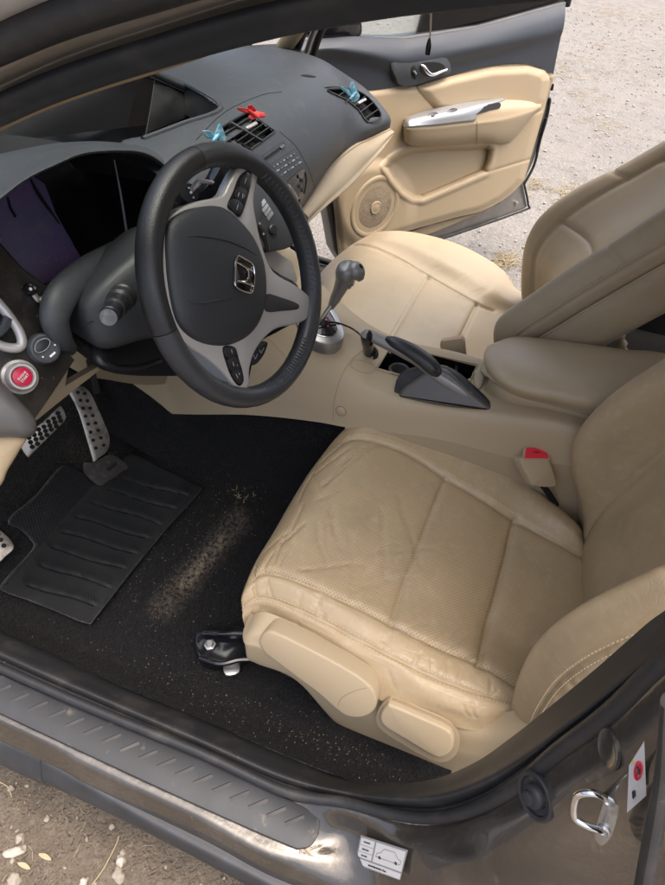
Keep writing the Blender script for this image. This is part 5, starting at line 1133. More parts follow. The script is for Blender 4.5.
g = G(); g.tube([Pp(30, 178, .002), Pp(40, 196, .002), Pp(60, 224, .002)], [.001, .003, .001], n=6); g.build('lens_clip', M_hole, ln_)
g = G(); g.prism([Pp(7, 197, .002), Pp(9, 197, .002), Pp(12, 208, .002), Pp(17, 216, .002), Pp(15, 218, .002), Pp(9, 208, .002)], pp_[1], .001); g.build('gauge_needle', M_hole, ln_)
g = G(); g.tube([V(114, 158, y=.86), V(121, 195, y=.85), V(128, 240, y=.845)], [.0009, .0016, .0024], n=8); g.build('lens_edge', mat('clear_edge', (.35, .38, .40), .3), da)
g = G(); g.lathe(V(159, 170, y=.80), (-.5, -.8, .3), [(.005, 0), (.005, .006), (.003, .007), (.0005, .007)], 14); g.build('trip_knob', M_black, da)
# --- curved lower bow round the column
g = G(); g.tube([V(72, 349, y=.79), V(62, 338, y=.78), V(55, 318, y=.78), V(62, 296, y=.785), V(80, 277, y=.80), V(104, 260, y=.81), V(132, 246, y=.815), V(165, 236, y=.82)], [.010, .017, .021, .022, .0215, .019, .017, .017], n=20, k=8, flat=((0, -.9, .4), .75)); g.build('column_surround', M_dash, da)
# --- left fascia with controls
lf = (V(30, 345, y=.80), Vector((-.30, -.80, .50)).normalized()); Lf = lambda u, v, off=0: V(u, v, pl=lf, off=off)
M_fascia = mat('dusty_gloss_fascia', (.018, .0165, .015), .22, var=[(14, (.05, .043, .035), .5, .75), (120, (.10, .085, .065), .62, .72)])
g = G(); g.prism([Lf(u, v) for u, v in ((-120, 240), (-40, 225), (0, 244), (22, 268), (43, 284), (60, 290), (66, 350), (75, 360), (52, 395), (36, 418), (0, 440), (-120, 440))], lf[1], .03, .002); fa = g.build('left_fascia', M_fascia, da)
def cone(pts, m, nm, off, dep, ch, par, k=4): g = G(); g.prism(curve([Lf(u, v, off) for u, v in pts], k, True), lf[1], dep, ch); return g.build(nm, m, par, ang=50)
# air vent ring cut by the frame
ring_o = [(22, 344), (16, 348), (2, 346), (-18, 336), (-34, 318), (-34, 296), (-18, 288), (0, 305), (12, 320), (20, 333)]
P = curve([Lf(u, v, .006) for u, v in ring_o], 4, True); g = G(); g.tube(P, .0065, n=12, k=1, closed=True, flat=((-.3, -.8, .5), 1.0)); vo = g.build('side_vent', M_silver, da)
g = G(); g.prism([Lf(-7+(u+7)*.85, 320+(v-320)*.85, .003) for u, v in ring_o], lf[1], .002); g.build('vent_duct', M_hole, vo)
g = G(); g.tube([Lf(8, 318, .010), Lf(2, 330, .010), Lf(-12, 338, .008)], .006, n=8); g.build('vent_tab', M_dash, vo)
# mirror switch
c = Lf(42, 349); g = G(); g.lathe(c, lf[1], [(.0215, 0), (.021, .012), (.019, .016), (.0165, .017), (.016, .0155), (.0005, .0155)], 32); ms = g.build('mirror_switch', M_dash, da)
g = G(); g.prism([p for p in curve([V(u, v, pl=(c+lf[1]*.0175, lf[1])) for u, v in ((34, 349), (37, 342), (44, 338), (50, 340), (50, 345), (45, 351), (38, 353))], 3, True)], lf[1], .002, .0005); g.build('switch_pad', M_black, ms)
g = G(); g.tube([p for p in [V(u, v, pl=(c+lf[1]*.0178, lf[1])) for u, v in ((35, 349), (37, 342.5), (44, 338.6), (49.6, 340), (49.6, 345), (45, 350.4), (38, 352.6))]], .0005, n=5, k=3, closed=True); g.build('icon', M_greyprint, ms)
g = G(); g.prism([V(u, v, pl=(c+lf[1]*.0168, lf[1])) for u, v in ((49.5, 356), (55, 351.5), (56, 353), (51, 357.5))], lf[1], .001); g.build('icon', M_white, ms)
for (u, v) in ((55, 345), (43, 357)): g = G(); g.lathe(V(u, v, pl=(c+lf[1]*.0165, lf[1])), lf[1], [(.0012, 0), (.0012, .0006), (.0002, .0006)], 8); g.build('icon', M_white, ms)
# start button
c = Lf(19.5, 377); g = G(); g.lathe(c, lf[1], [(.0235, 0), (.023, .004), (.0195, .006), (.019, .013), (.0165, .0165), (.0145, .0165), (.0125, .0135), (.0125, .013), (.0005, .013)], 36); sbn = g.build('start_button', M_silver, da)
cp2 = (c+lf[1]*.0155, lf[1]); g = G(); g.lathe(cp2[0]-lf[1]*.003, lf[1], [(.0124, 0), (.0122, .0028), (.0100, .0035), (.0005, .0038)], 32); rb = g.build('button_face', M_redsw, sbn)
rt = (V(24, 370, pl=cp2)-V(16, 379, pl=cp2)).normalized(); upv = lf[1].cross(rt)
text('button_text', 'ENGINE', c+lf[1]*.0193+upv*.0022, rt, upv, .0042, M_white, rb); text('button_text', 'START', c+lf[1]*.0193-upv*.0024, rt, upv, .0048, M_white, rb)
# small button
c = Lf(31, 289, .012); g = G(); g.lathe(c-lf[1]*.012, lf[1], [(.0085, 0), (.0085, .010), (.007, .012), (.0045, .0115), (.0045, .010), (.0005, .010)], 22); sb2 = g.build('trip_button', M_gloss, da)
g = G(); g.lathe(c-lf[1]*.001, lf[1], [(.0022, 0), (.0018, .001), (.0003, .001)], 10); g.build('icon', M_white, sb2)
g = G(); g.tube([Lf(34, 294, .006), Lf(39, 300, .006), Lf(43, 298, .006)], .004, n=6); g.build('button_bracket', M_steel, da)
# grey handle-like moulding and beige end below it
g = G(); dome(g, curve([Lf(u, v, .02) for u, v in ((-60, 350), (-20, 366), (0, 381), (14, 396), (28, 410), (35.5, 422), (35, 433), (26, 438), (10, 437), (-60, 432))], 4, True), lf[1], .026, .03, 2.4, 7); g.build('end_moulding', M_silver2, da)
g = G(); dome(g, curve([Lf(u, v, .014) for u, v in ((-60, 428), (0, 432), (26, 436), (20, 450), (8, 470), (-4, 490), (-60, 520))], 4, True), lf[1], .010, .03, 2.4, 5); g.build('end_trim', M_beige, da)
# beige lower cover and knee panel, shade painted in as darker beige
lw = (V(70, 385, y=.84), Vector((-.3, -.85, .25)).normalized()); Lw = lambda u, v, off=0: V(u, v, pl=lw, off=off)
g = G(); g.prism([Lw(u, v) for u, v in ((78, 343), (70, 365), (65, 386), (99, 366), (100, 370.5), (70, 394), (38, 420), (30, 424), (45, 396), (60, 355))], lw[1], .02, .002); g.build('shaded_underside', M_beige_dk, da)
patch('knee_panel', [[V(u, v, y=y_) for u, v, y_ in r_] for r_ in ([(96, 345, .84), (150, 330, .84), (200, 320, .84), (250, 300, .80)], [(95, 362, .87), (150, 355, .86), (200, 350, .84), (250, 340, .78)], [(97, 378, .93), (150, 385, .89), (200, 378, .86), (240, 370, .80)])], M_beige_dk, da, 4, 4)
# ================================================================== PASSENGER DOOR
DA, DB = Vector((.83, .93, 0)), Vector((1.80, .25, 0))
dd_ = (DB-DA).normalized(); dn_ = Vector((dd_.y, -dd_.x, 0)); dn_ = dn_ if dn_.dot(CP-DA) > 0 else -dn_
dpl = (DA, dn_); D = lambda u, v, off=0.: V(u, v, pl=dpl, off=off)
pd_ = empty('passenger_door', (.83, .93, .25), 'open front passenger door with beige panel, dark blue upper trim and round speaker, standing over the bright gravel', 'car door')
M_sheet = mat('dusty_paint_steel', (.22, .21, .195), .35, metal=.5, coat=.2, var=[(20, (.30, .28, .25), .5, .75)])
# outer steel skin with thickness, hinge side to rear edge
zb, zt = .27, .98
sk = [D(345, 268, -.02), D(385, 256, -.02), D(434, 240.5, -.02), D(480, 225, -.02), D(524, 209, -.02), D(527, 206, -.02), D(523, 184, -.02), D(534, 160, -.02), D(545, 120, -.02), D(553, 78, -.02), D(562, 30, -.02), D(566, 2, -.02), D(480, 26, -.02), D(400, 38, -.02), D(325, 39, -.02), D(322, 80, -.02), D(322, 180, -.02), D(334, 250, -.02)]
g = G(); g.prism(sk, dn_, .05, .003); g.build('door_shell', M_sheet, pd_, ang=30)
g = G(); c = D(516, 203, -.019); g.lathe(c, dn_, [(.011, 0), (.011, .003), (.006, .004), (.006, .009), (.0005, .010)], 16); g.build('shell_bolt', M_steel, pd_)
g = G(); g.tube([D(550, 100, -.015), D(546, 120, -.015), D(540, 140, -.015), D(534, 165, -.012), D(524, 184, -.012)], .006, n=8); g.tube([D(524, 184, -.012), D(528, 205, -.014), D(522, 211, -.014), D(434, 241.5, -.014), D(345, 269, -.014)], .005, n=8, k=3); g.build('weather_strip', M_rubber, pd_)
for a, b in (((552.5, 84), (551.5, 90)), ((549.5, 98), (548.5, 104)), ((546, 118), (541, 136))):
    g = G(); p, q = D(*a, -.008), D(*b, -.008); g.tube([p, q], .006, n=8, k=1); g.build('latch_slot', M_hole, pd_)
# beige panel: a fine sheet between traced borders, relief by place
topc = [(320, 92), (345, 91), (374, 89), (399, 86), (413, 86.5), (450, 75), (491, 65.5), (527, 64), (545, 69), (553, 76)]
botc = [(340, 262), (360, 252), (380, 242), (399, 233), (430, 224), (455, 217), (480, 211), (500, 201), (513, 191), (523, 180)]
POCK = [(384, 167), (390, 160), (398, 154.5), (412, 149), (440, 146.5), (470, 146), (488, 143.5), (492, 149), (489, 162), (485, 172), (455, 185), (422, 199), (412, 198.5), (402, 192), (392, 180)]
def sdist(u, v, P):
    m_ = 1e9
    for i in range(len(P)):
        ax_, ay = P[i-1]; bx, by = P[i]; t = max(0, min(1, ((u-ax_)*(bx-ax_)+(v-ay)*(by-ay))/((bx-ax_)**2+(by-ay)**2+1e-9)))
        m_ = min(m_, math.hypot(u-ax_-(bx-ax_)*t, v-ay-(by-ay)*t))
    return m_ if inpoly(u, v, P) else -m_
def sm(x): x = max(0, min(1, x)); return x*x*(3-2*x)
BOL = [(414, 87), (450, 76), (491, 67), (527, 65.5), (544, 70), (549, 80), (545, 100), (540, 110), (525, 118), (437, 112)]
def relief(u, v):
    h = .012
    s_ = sdist(u, v, POCK); h -= .029*sm((s_+1)/5)
    h += .006*math.exp(-((s_+2.5)/2.2)**2)
    b_ = sdist(u, v, BOL); h += .014*sm((b_)/9)-.004*math.exp(-(b_/1.5)**2)
    ds = math.hypot(u-374, (v-207)*.86); h += .016*sm((44-ds)/14)
    h += .012*sm((v-205-(525-u)*.22)/20)*0
    # crease from the pocket to the rear edge, lip at the bottom
    l_ = (v-172)-(u-485)*(-.30)
    if u > 484: h -= .003*math.exp(-(l_/1.5)**2)
    e_ = min(sdist(u, v, topc+botc[::-1]), 8); h -= .010*(1-sm(e_/7))
    h += .006*sm((u-500)/30)*0
    return h
nu_, nv_ = 240, 150; vs = []
tc_ = [Vector((a, b, 0)) for a, b in topc]; bc_ = [Vector((a, b, 0)) for a, b in botc]
for i in range(nu_+1):
    for j in range(nv_+1):
        s_ = i/nu_*(len(topc)-1); p = spl(tc_, s_)*(1-j/nv_)+spl(bc_, s_)*(j/nv_)
        vs.append(D(p.x, p.y, relief(p.x, p.y)))
fs = [(i*(nv_+1)+j, (i+1)*(nv_+1)+j, (i+1)*(nv_+1)+j+1, i*(nv_+1)+j+1) for i in range(nu_) for j in range(nv_)]
dpan = mk('door_panel', vs, fs, M_beige, pd_, ang=180)
so_ = dpan.modifiers.new('s', 'SOLIDIFY'); so_.thickness = .012; so_.offset = 0
# lower strip under the panel, in the darker beige
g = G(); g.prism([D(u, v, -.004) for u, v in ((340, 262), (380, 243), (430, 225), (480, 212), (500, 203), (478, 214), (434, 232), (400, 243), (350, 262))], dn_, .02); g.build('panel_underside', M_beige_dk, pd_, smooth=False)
# upper trim
UT = [(300, 39), (328, 38), (345, 37), (361, 37), (400, 39), (424, 36.5), (460, 31), (500, 22), (540, 11), (564, 4.5), (565, 21), (559, 45), (553, 75), (545, 69), (527, 63.5), (491, 65.5), (450, 75), (429, 82), (413, 86.8), (399, 86), (374, 89.5), (340, 92), (300, 92)]
M_up = mat('dark_door_trim', (.030, .036, .046), .5, bump=[('cell', 500, .3, .0006)], var=[(5, (.04, .046, .055), .5, .7)])
rows = [[(300, 40), (328, 38.5), (345, 37), (361, 37), (400, 39), (424, 36.5), (460, 31), (500, 22), (540, 11), (565, 4)],
        [(300, 47), (328, 45), (345, 44), (365, 46), (400, 50), (424, 47), (460, 43), (500, 34), (540, 23), (565, 16)],
        [(300, 54), (328, 50), (348, 52), (372, 56), (400, 62), (424, 60), (460, 53), (500, 45), (540, 36), (563, 30)],
        [(300, 70), (330, 62), (352, 64), (378, 70), (400, 75), (424, 72), (460, 64), (500, 54), (540, 44), (560, 40)],
        [(300, 93), (331, 93), (352, 91), (375, 89.5), (399, 86.5), (424, 83), (450, 75), (491, 65.5), (527, 63.5), (553, 74)]]
of = (-.005, .02, .030, .014, .012)
patch('upper_trim', [[D(u, v, o_-.012) for u, v in r_] for r_, o_ in zip([rows[0]]+rows[:1], (0, 0))]+[[D(u, v, o_) for u, v in r_] for r_, o_ in zip(rows, of)], M_up, pd_, 6, 8)
g = G(); g.tube([D(u, v, .0175) for u, v in ((328, 50), (348, 53), (366, 58), (384, 63), (391, 64), (398, 86))], .0012, n=6, k=3); g.build('trim_joint', M_hole, pd_)
# handle bowl, handle, lock
HB = [(391, 64), (405, 59), (425, 56), (443, 57), (449, 61), (451, 68), (449, 74), (436, 78), (413, 86), (400, 85), (396, 78)]
g = G(); g.prism(curve([D(u, v, .0295) for u, v in HB], 3, True), dn_, .02, .002); hbw = g.build('handle_bowl', M_dash, pd_)
g = G(); g.prism(curve([D(u, v, .0305) for u, v in ((421, 64), (430, 62), (440, 63), (445, 67), (444, 73), (432, 77), (424, 75), (421, 70))], 3, True), dn_, .002); g.build('handle_recess', M_hole, hbw)
g = G(); g.tube([D(421, 65, .034), D(424, 67, .042), D(428, 72.5, .046), (D(433, 74.5, .046)), D(440, 72, .044), D(446.5, 69.5, .04)], [.004, .007, .008, .007, .006, .005], n=12, flat=((0, 0, 1), .8)); g.build('door_handle', M_chrome, hbw)
g = G(); g.prism(curve([D(u, v, .031) for u, v in ((412, 67), (415, 66), (417, 71), (416, 79), (413, 78), (411, 72))], 3, True), dn_, .003, .001); g.build('lock_bowl', M_hole, hbw)
g = G(); g.tube([D(413.6, 71, .035), D(416, 74, .036)], .0035, n=8); g.build('lock_knob', M_steel, hbw)
# armrest
AM = [[(403, 123), (408, 116), (434, 108.5), (472, 100.5), (505, 98), (528, 99), (541, 102)],
      [(403, 126), (410, 121), (436, 114), (474, 108), (505, 106), (528, 105), (541, 105)],
      [(403.5, 128), (410, 127), (436, 125), (476, 121), (505, 116.5), (528, 110.5), (541, 106.5)],
      [(403.5, 131), (410, 132), (436, 131), (476, 126), (505, 123), (527, 116), (540, 108)],
      [(404, 140), (412, 142), (436, 142), (476, 138), (500, 139), (517, 132), (537, 111)],
      [(406, 144), (414, 147), (438, 148), (476, 145), (504, 145), (514, 140), (534, 115)]]
ao = ((.02, .02, .02, .02, .02, .02, .02), (.03, .055, .066, .070, .066, .05, .024), (.035, .068, .080, .083, .078, .06, .026), (.035, .068, .080, .083, .078, .06, .026), (.03, .055, .064, .066, .06, .045, .02), (.01,)*7)
aro = patch('door_armrest', [[D(u, v, o_) for (u, v), o_ in zip(r_, q)] for r_, q in zip(AM, ao)], M_beige, pd_, 7, 8)
SA_, NA_ = caster([aro])
def onA(name, pts, m, par, off, dep, ch, k=3):
    P = [SA_(u, v, off) or D(u, v, .07) for u, v in c2(pts, k, True)]
    nn = (P[len(P)//3]-P[0]).cross(P[2*len(P)//3]-P[0]).normalized(); nn = nn if nn.dot(CP-P[0]) > 0 else -nn
    g = G(); g.prism(P, nn, dep, ch); return g.build(name, m, par, ang=40)
up_ = patch('switch_plate', [[SA_(u, v, .003) for u, v in r_] for r_ in (
    [(405, 122.5), (410, 117), (434, 110), (460, 104), (474, 102), (490, 100.5), (503, 99)],
    [(404.5, 125), (411, 121), (436, 116), (460, 112), (473, 108.5), (489, 104.5), (503, 101)],
    [(405, 127.3), (412, 127), (436, 125), (460, 122), (474, 120.3), (474.6, 116), (474.5, 112)])], mat('pale_silver', (.36, .37, .38), .32, metal=.6), pd_, 6, 8, thick=.002)
sw1 = onA('window_switch', [(426.5, 117), (431, 114), (436, 113.5), (437.5, 115.5), (434, 118.5), (429, 119)], M_gloss, pd_, .0045, .002, .0005)
g = G(); p = SA_(432, 116.3, .006); g.box(p, .014, .007, .004, (dd_, dn_, Vector((0, 0, 1)))); g.build('switch_rocker', M_silver2, sw1, bevel=.001)
onA('lock_switch', [(447, 112), (451, 109.8), (456, 109.5), (456.5, 110.8), (452, 113), (448, 113.2)], M_gloss, pd_, .0045, .002, .0005)
onA('pull_recess', [(474, 110), (480, 106.5), (490, 105), (499, 103.5), (499, 108), (490, 110), (478, 113.5), (474.5, 114.5)], M_hole, pd_, .004, .002, 0)
g = G(); g.tube([D(476.5, 121, .084), D(477.5, 128, .084), D(477, 138, .068), D(476.5, 145, .02)], .001, n=6); g.build('armrest_joint', M_beige_dk, pd_)
# speaker
SPU = (374.5, 207)
c = D(*SPU, .030)
g = G(); g.lathe(c, dn_, [(r_*1.17, h_) for r_, h_ in [(.100, -.02), (.100, .0), (.096, .006), (.090, .008), (.081, .005), (.079, 0), (.079, -.004)]], 48); spk = g.build('speaker_rim', M_beige, pd_)
M_grille = mat('speaker_grille', (.30, .235, .155), .6, bump=[('cell', 330, .9, .002), ('noise', 22, 1, .004)], var=[(18, (.24, .19, .13), .45, .6), (60, (.38, .30, .2), .55, .7)])
g = G(); g.lathe(c, dn_, [(.095, -.004), (.095, .0), (.076, .004), (.028, .006), (.0005, .006)], 48); g.build('speaker_grille', M_grille, spk)
g = G(); g.lathe(c+dn_*.006, dn_, [(.024, 0), (.024, .002), (.021, .004), (.018, .003), (.012, .0045), (.0005, .005)], 32); g.build('speaker_badge', M_beige, spk)
g = G(); up3 = Vector((0, 0, 1)); ax3 = up3.cross(dn_)
g.tube([c+(ax3*math.cos(t*math.pi/32)+up3*math.sin(t*math.pi/32))*.091+dn_*.003 for t in range(64)], lambda t: .0012+.0008*math.sin(t*2*math.pi*60), n=5, k=2, closed=True); g.build('beaded_ring', M_beige_dk, spk)
# window glass and its frame
fr2 = [D(300, 36, -.03), D(420, 34, -.03), D(480, 24, -.03), D(565, 2, -.03)]
t1 = D(590, -75, -.03); 
g = G(); g.tube([D(566, 6, -.03), D(572, -20, -.03), D(578, -60, -.06), D(560, -110, -.10), D(470, -90, -.12), D(380, -40, -.08), D(318, 25, -.04)], .013, n=10, k=5, flat=((dn_.x, dn_.y, 0), 1.2)); g.build('window_frame', M_rubber, pd_)
g = G(); g.prism([D(u, v, -.032) for u, v in ((318, 38), (420, 36), (480, 26), (563, 4), (570, -20), (574, -58), (556, -104), (470, -86), (380, -38), (320, 22))], dn_, .004); g.build('window_glass', M_glass, pd_, smooth=False)
# door mirror housing outside
dm = empty('door_mirror', tuple(D(340, 28, -.13)), 'black outside mirror of the open passenger door, half hidden under the roof rail', 'wing mirror')
g = G(); dome(g, curve([D(u, v, -.035) for u, v in ((306, 26), (325, 10), (350, 10), (359, 18), (360, 33), (353, 40.5), (335, 42), (312, 40))], 4, True), dn_, .03, .07, 2.4, 6); g.build('mirror_housing', M_gloss, dm)
g = G(); g.tube([D(335, 40, -.11), D(330, 46, -.05)], [.02, .015], n=10); g.build('mirror_foot', M_black, dm)
# hanging cable
hc = [V(432, -12, y=.40), V(431, 15, y=.42), V(430, 36, y=.44), V(429, 44, y=.44)]
g = G(); g.tube(hc, .0013, n=8); tagc = g.build('hanging_cable', M_gloss); tag(tagc, 'thin black cable hanging from the roof rail in front of the door window', 'cable')
g = G(); g.tube([V(429.3, 39, y=.44), V(428.6, 46, y=.44), V(427.5, 54.5, y=.44)], [.0022, .0045, .0042], n=12); g.build('cable_plug', M_gloss, tagc)

# ================================================================== PEDALS, MAT
M_ped = mat('pedal_metal', (.30, .28, .25), .35, metal=.7, var=[(40, (.10, .088, .07), .48, .7)])
def pedal(name, label, cat, ol, y, n_, rows_, arm, r_=.0042, thick=.004, z=None):
    root = empty(name, tuple(V(*ol[0], y=y)) if y else tuple(V(*ol[0], z=z)), label, cat)
    pl = (V(*ol[0], y=y) if y else V(*ol[0], z=z), Vector(n_).normalized()); P_ = lambda u, v, off=0: V(u, v, pl=pl, off=off)
    g = G(); g.prism(curve([P_(u, v) for u, v in ol], 3, True), pl[1], thick, .0012); pp = g.build('pedal_plate', M_ped, root, ang=30)
    g = G()
    for (u, v) in rows_: g.lathe(P_(u, v, .0), pl[1], [(r_, 0), (r_, .0024), (r_*.8, .003), (.0003, .003)], 10)
    o = g.build('rubber_studs', M_hole, pp, ang=30)
    if arm: g = G(); g.tube([V(u, v, y=yy) for u, v, yy in arm], .009, n=8); g.build('pedal_arm', M_hole, root)
    return root
def grid(a, b, c, d, n1, n2):
    out = []
    for i in range(n1):
        for j in range(n2+(0)):
            s_ = (i+.5)/n1; t = (j+.5+(.25 if i % 2 else -.25)*.6)/n2
            p = lerp(lerp(a, b, s_), lerp(d, c, s_), t); out.append(p)
    return out
pedal('accelerator_pedal', 'long perforated metal accelerator pedal, right of the brake pedal', 'pedal', [(69, 391), (80, 386), (90, 392), (98, 408), (105, 424), (110, 438), (108, 450), (99, 458), (94, 462), (92, 456), (86, 436), (80, 416), (74, 402)], 1.02, (-.35, -.8, .55),
      grid((74, 390), (86, 388), (108, 445), (94, 456), 2, 8), [(98, 395, 1.03), (90, 360, 1.08)], .0038)
pedal('brake_pedal', 'wide perforated metal brake pedal beside the accelerator pedal', 'pedal', [(24, 437), (44, 421), (58, 408), (62, 407), (66, 416), (64, 422), (48, 438), (32, 454), (28, 457), (22, 449), (20, 444)], .98, (-.35, -.8, .55),
      grid((26, 438), (60, 410), (64, 421), (31, 452), 7, 3), [(50, 420, .99), (40, 380, 1.06)], .0044)
pedal('foot_rest', 'perforated metal foot rest plate at the left edge in the footwell', 'foot rest', [(-40, 535), (-8, 525), (0, 530), (11, 540), (14, 548), (6, 556), (-6, 566), (-40, 580)], None, (-.2, -.5, .8),
      grid((-30, 535), (0, 532), (10, 547), (-30, 570), 5, 3), None, .0046, .006, z=.37)
# brown plate below the accelerator
g = G(); g.prism(curve([V(u, v, pl=(V(100, 470, z=.305), Vector((-.2, -.5, .85)).normalized())) for u, v in ((84, 462), (94, 462), (110, 454), (122, 460), (128, 468), (114, 479), (102, 486), (92, 481), (84, 472))], 3, True), (-.2, -.5, .85), .008, .003); hp = g.build('heel_plate', mat('dusty_rubber', (.018, .015, .0125), .8, bump=[('noise', 100, .4, .002)], var=[(60, (.06, .05, .036), .5, .7)]), body)
g = G(); g.tube([V(108, 470, z=.312), V(117, 463, z=.316)], .0035, n=6); g.build('heel_rib', M_hole, hp)
# floor mat
MO = [(3, 590), (6, 580), (33, 550), (32, 540), (20, 528), (9, 523), (14, 514), (35, 497), (58, 470), (66, 467), (80, 472), (92, 484), (102, 486), (112, 478), (122, 462), (134, 456), (160, 468), (196, 486), (199, 492), (170, 524), (135, 566), (96, 616), (88, 623), (60, 612), (30, 600)]
mp_ = (V(100, 540, z=.283), Vector((0, -.02, 1)).normalized())
def matz(u, v, off=0):
    p = V(u, v, z=.281); return V(u, v, z=.281+off+max(0, (p.y-.99))*.65)
mo = c2(MO, 3, True)
M_mat = mat('ribbed_mat', (.006, .0063, .007), .6, spec=.3, bump=[('bumps', 190, .4, .001)], var=[(9, (.013, .013, .013), .5, .72), (130, (.07, .062, .05), .66, .74)])
RA = [(25, 583), (38, 563), (48, 546), (59, 530), (72, 515), (88, 500), (104, 488), (118, 477)]
RB = [(98, 605), (113, 587), (127, 569), (139, 553), (151, 538), (164, 524), (178, 509), (190, 496)]
def rib(u, v):
    h = 0
    for a, b in zip(RA, RB):
        dx, dy = b[0]-a[0], b[1]-a[1]; L2 = dx*dx+dy*dy; t = ((u-a[0])*dx+(v-a[1])*dy)/L2
        if -.05 < t < 1.05:
            d_ = ((u-a[0])*dy-(v-a[1])*dx)/math.sqrt(L2)+1.5*math.sin(t*7+a[0])*.6; e_ = sm(min(t+.05, 1.05-t)/.15)
            h = max(h, e_*(.0048*math.exp(-(d_/.9)**2) if d_ < 0 else .0048*math.exp(-(d_/7.)**1.5)*(1+.15*math.sin(t*30))))
    return h
us = [i*1.15-4 for i in range(182)]; vs_ = [450+j*1.15 for j in range(156)]
idx = {}; mv = []; mf = []
def mvert(i, j):
    if (i, j) not in idx: idx[(i, j)] = len(mv); mv.append(matz(us[i], vs_[j], rib(us[i], vs_[j])))
    return idx[(i, j)]
for i in range(181):
    for j in range(155):
        if inpoly(us[i]+.57, vs_[j]+.57, mo): mf.append((mvert(i, j), mvert(i, j+1), mvert(i+1, j+1), mvert(i+1, j)))
fm = mk('floor_mat', mv, mf, M_mat, ang=180); so_ = fm.modifiers.new('s', 'SOLIDIFY'); so_.thickness = .005; so_.offset = -1
tag(fm, 'black rubber floor mat with raised ribs in the driver footwell', 'floor mat')
g = G(); g.tube([matz(u, v, .0006) for u, v in mo], .0024, n=8, k=1, closed=True); g.build('mat_border', M_rubber, fm)

# crumbs on carpet, sill and mat: nobody could count them
vs = []; fs = []
cr_ = random.Random(9)
def crumb(p, r_):
    k = len(vs); 
    for d_ in ((1, 0, 0), (-.6, .7, 0), (-.5, -.8, 0), (0, 0, .8)): vs.append(p+Vector(d_)*r_*cr_.uniform(.6, 1.4))
    fs.extend([(k, k+1, k+3), (k+1, k+2, k+3), (k+2, k, k+3), (k, k+2, k+1)])
SF, NF = caster([floor_o])
for (a, b, sp, n_) in (((150, 610), (250, 500), 14, 330), ((190, 500), (120, 590), 9, 160), ((205, 470), (250, 500), 18, 150), ((190, 690), (390, 770), 12, 320), ((90, 450), (125, 480), 10, 120), ((60, 640), (200, 690), 25, 120), ((150, 640), (230, 560), 30, 160)):
    for _ in range(int(n_*1.3)):
        t = cr_.random(); u, v = lerp(a, b, t); u += cr_.gauss(0, sp); v += cr_.gauss(0, sp)
        p = SF(u, v, .001)
        if p is not None: crumb(p, cr_.choice([.0004, .0005, .0006, .0008, .0012]))
o = mk('carpet_crumbs', vs, fs, M_straw, smooth=False); tag(o, 'pale straw crumbs and grit strewn over the black carpet', 'crumbs', kind='stuff')
vs = []; fs = []
for _ in range(60):
    t = cr_.random(); u, v = lerp((10, 660), (330, 800), t); v += cr_.uniform(-12, 40)
    p = V(u, v, z=.362); crumb(p, cr_.choice([.0005, .0007, .001]))
# straw bits by the seat
g = G()
for _ in range(14):
    u, v = 243+cr_.gauss(0, 5), 495+cr_.gauss(0, 5); p = SF(u, v, .002); a = cr_.random()*6
    g.tube([p, p+Vector((math.cos(a)*.008, math.sin(a)*.008, .003))], .0006, n=4, k=1)
tag(g.build('straw_bits', M_straw), 'small clump of yellow straw on the carpet at the end of the dusty hump', 'straw', kind='stuff')
# dark bracket end by the seat front
g = G(); g.tube([V(290, 462, z=.30), V(300, 466, z=.30), V(308, 470, z=.30)], .008, n=8); g.build('inner_rail', M_gloss, ds)

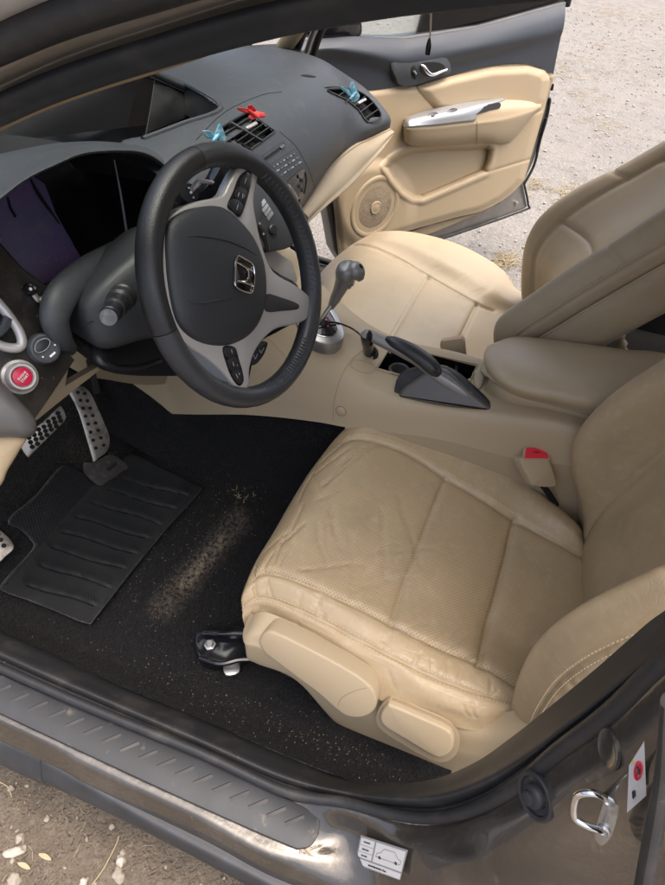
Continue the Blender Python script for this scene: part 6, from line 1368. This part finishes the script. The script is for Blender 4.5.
# ================================================================== BUTTERFLY ORNAMENTS
def butterfly(base, wings, bodyp, m, label, y, n_):
    pl = (V(*base, y=y), Vector(n_).normalized()); Pn = lambda u, v, off=0: V(u, v, pl=pl, off=off)
    root = empty('butterfly_ornament', tuple(pl[0]), label, 'ornament', 'butterfly ornaments clipped to the dashboard vents')
    for w_ in wings:
        g = G(); g.prism(curve([Pn(u, v, o_) for u, v, o_ in w_], 3, True), pl[1], .0035, .0008); g.build('wing', m, root)
    g = G(); g.tube([Pn(u, v, .004) for u, v in bodyp], [.0018, .003, .0016], n=8); g.build('body', m, root)
    return root
butterfly((215, 134), [[(212, 138, 0), (207, 137, .004), (202.5, 131, .008), (208, 130.5, .008), (213, 133, .004), (215, 137, 0)],
                       [(215, 137, 0), (217, 130, .006), (219.8, 123.5, .01), (223, 128, .008), (225, 134, .004), (227, 140, .0), (221, 141, 0)]], [(213, 141), (216, 138), (219, 134)], M_blue,
          'light blue butterfly ornament on the centre vent, partly behind the steering wheel rim', .71, (-.5, -.75, .45))
butterfly((252, 112), [[(252, 112, 0), (245, 112, .004), (237.5, 108, .008), (243, 107.5, .008), (249, 109, .004)], [(251, 111, 0), (248.5, 106, .008), (251, 104.5, .01), (255, 108, .006), (257, 112, 0)],
                       [(252, 113, 0), (257, 111, .004), (265, 113.5, .006), (265.5, 116.5, .005), (258, 117, .002), (253, 119.5, 0), (249, 116, 0)]], [(249, 110), (254, 114), (259, 118)], M_redb,
          'red butterfly ornament on the upper edge of the centre vent', .755, (-.4, -.7, .6))
butterfly((352, 94), [[(351, 96, 0), (346, 92, .004), (340.5, 87, .01), (345, 87.5, .008), (350, 91, .002)], [(352, 94, 0), (350.5, 86, .008), (352.5, 81.5, .012), (355.5, 86, .008), (357.5, 91, .003), (360, 96, 0), (357, 101, 0), (352, 101, 0)]],
          [(350, 99), (353, 96), (356, 92)], M_blue, 'light blue butterfly ornament on the far passenger side vent', .64, (-.5, -.7, .5))

# closed left end of the dashboard and the footwell side, seen only from a step aside
patch('dash_side', [[(-.60, .87, .66), (-.60, .85, .85), (-.60, .90, 1.0)], [(-.62, 1.0, .66), (-.62, 1.0, .85), (-.62, 1.02, 1.0)], [(-.62, 1.25, .66), (-.62, 1.25, .85), (-.62, 1.25, .95)]], M_dash, da, 4, 4, thick=.02)
patch('kick_panel', [[(-.70, 1.04, .33), (-.70, 1.04, .6), (-.69, 1.04, .95)], [(-.70, 1.4, .33), (-.70, 1.4, .6), (-.69, 1.4, .95)]], M_black, body, 4, 4, thick=.02)
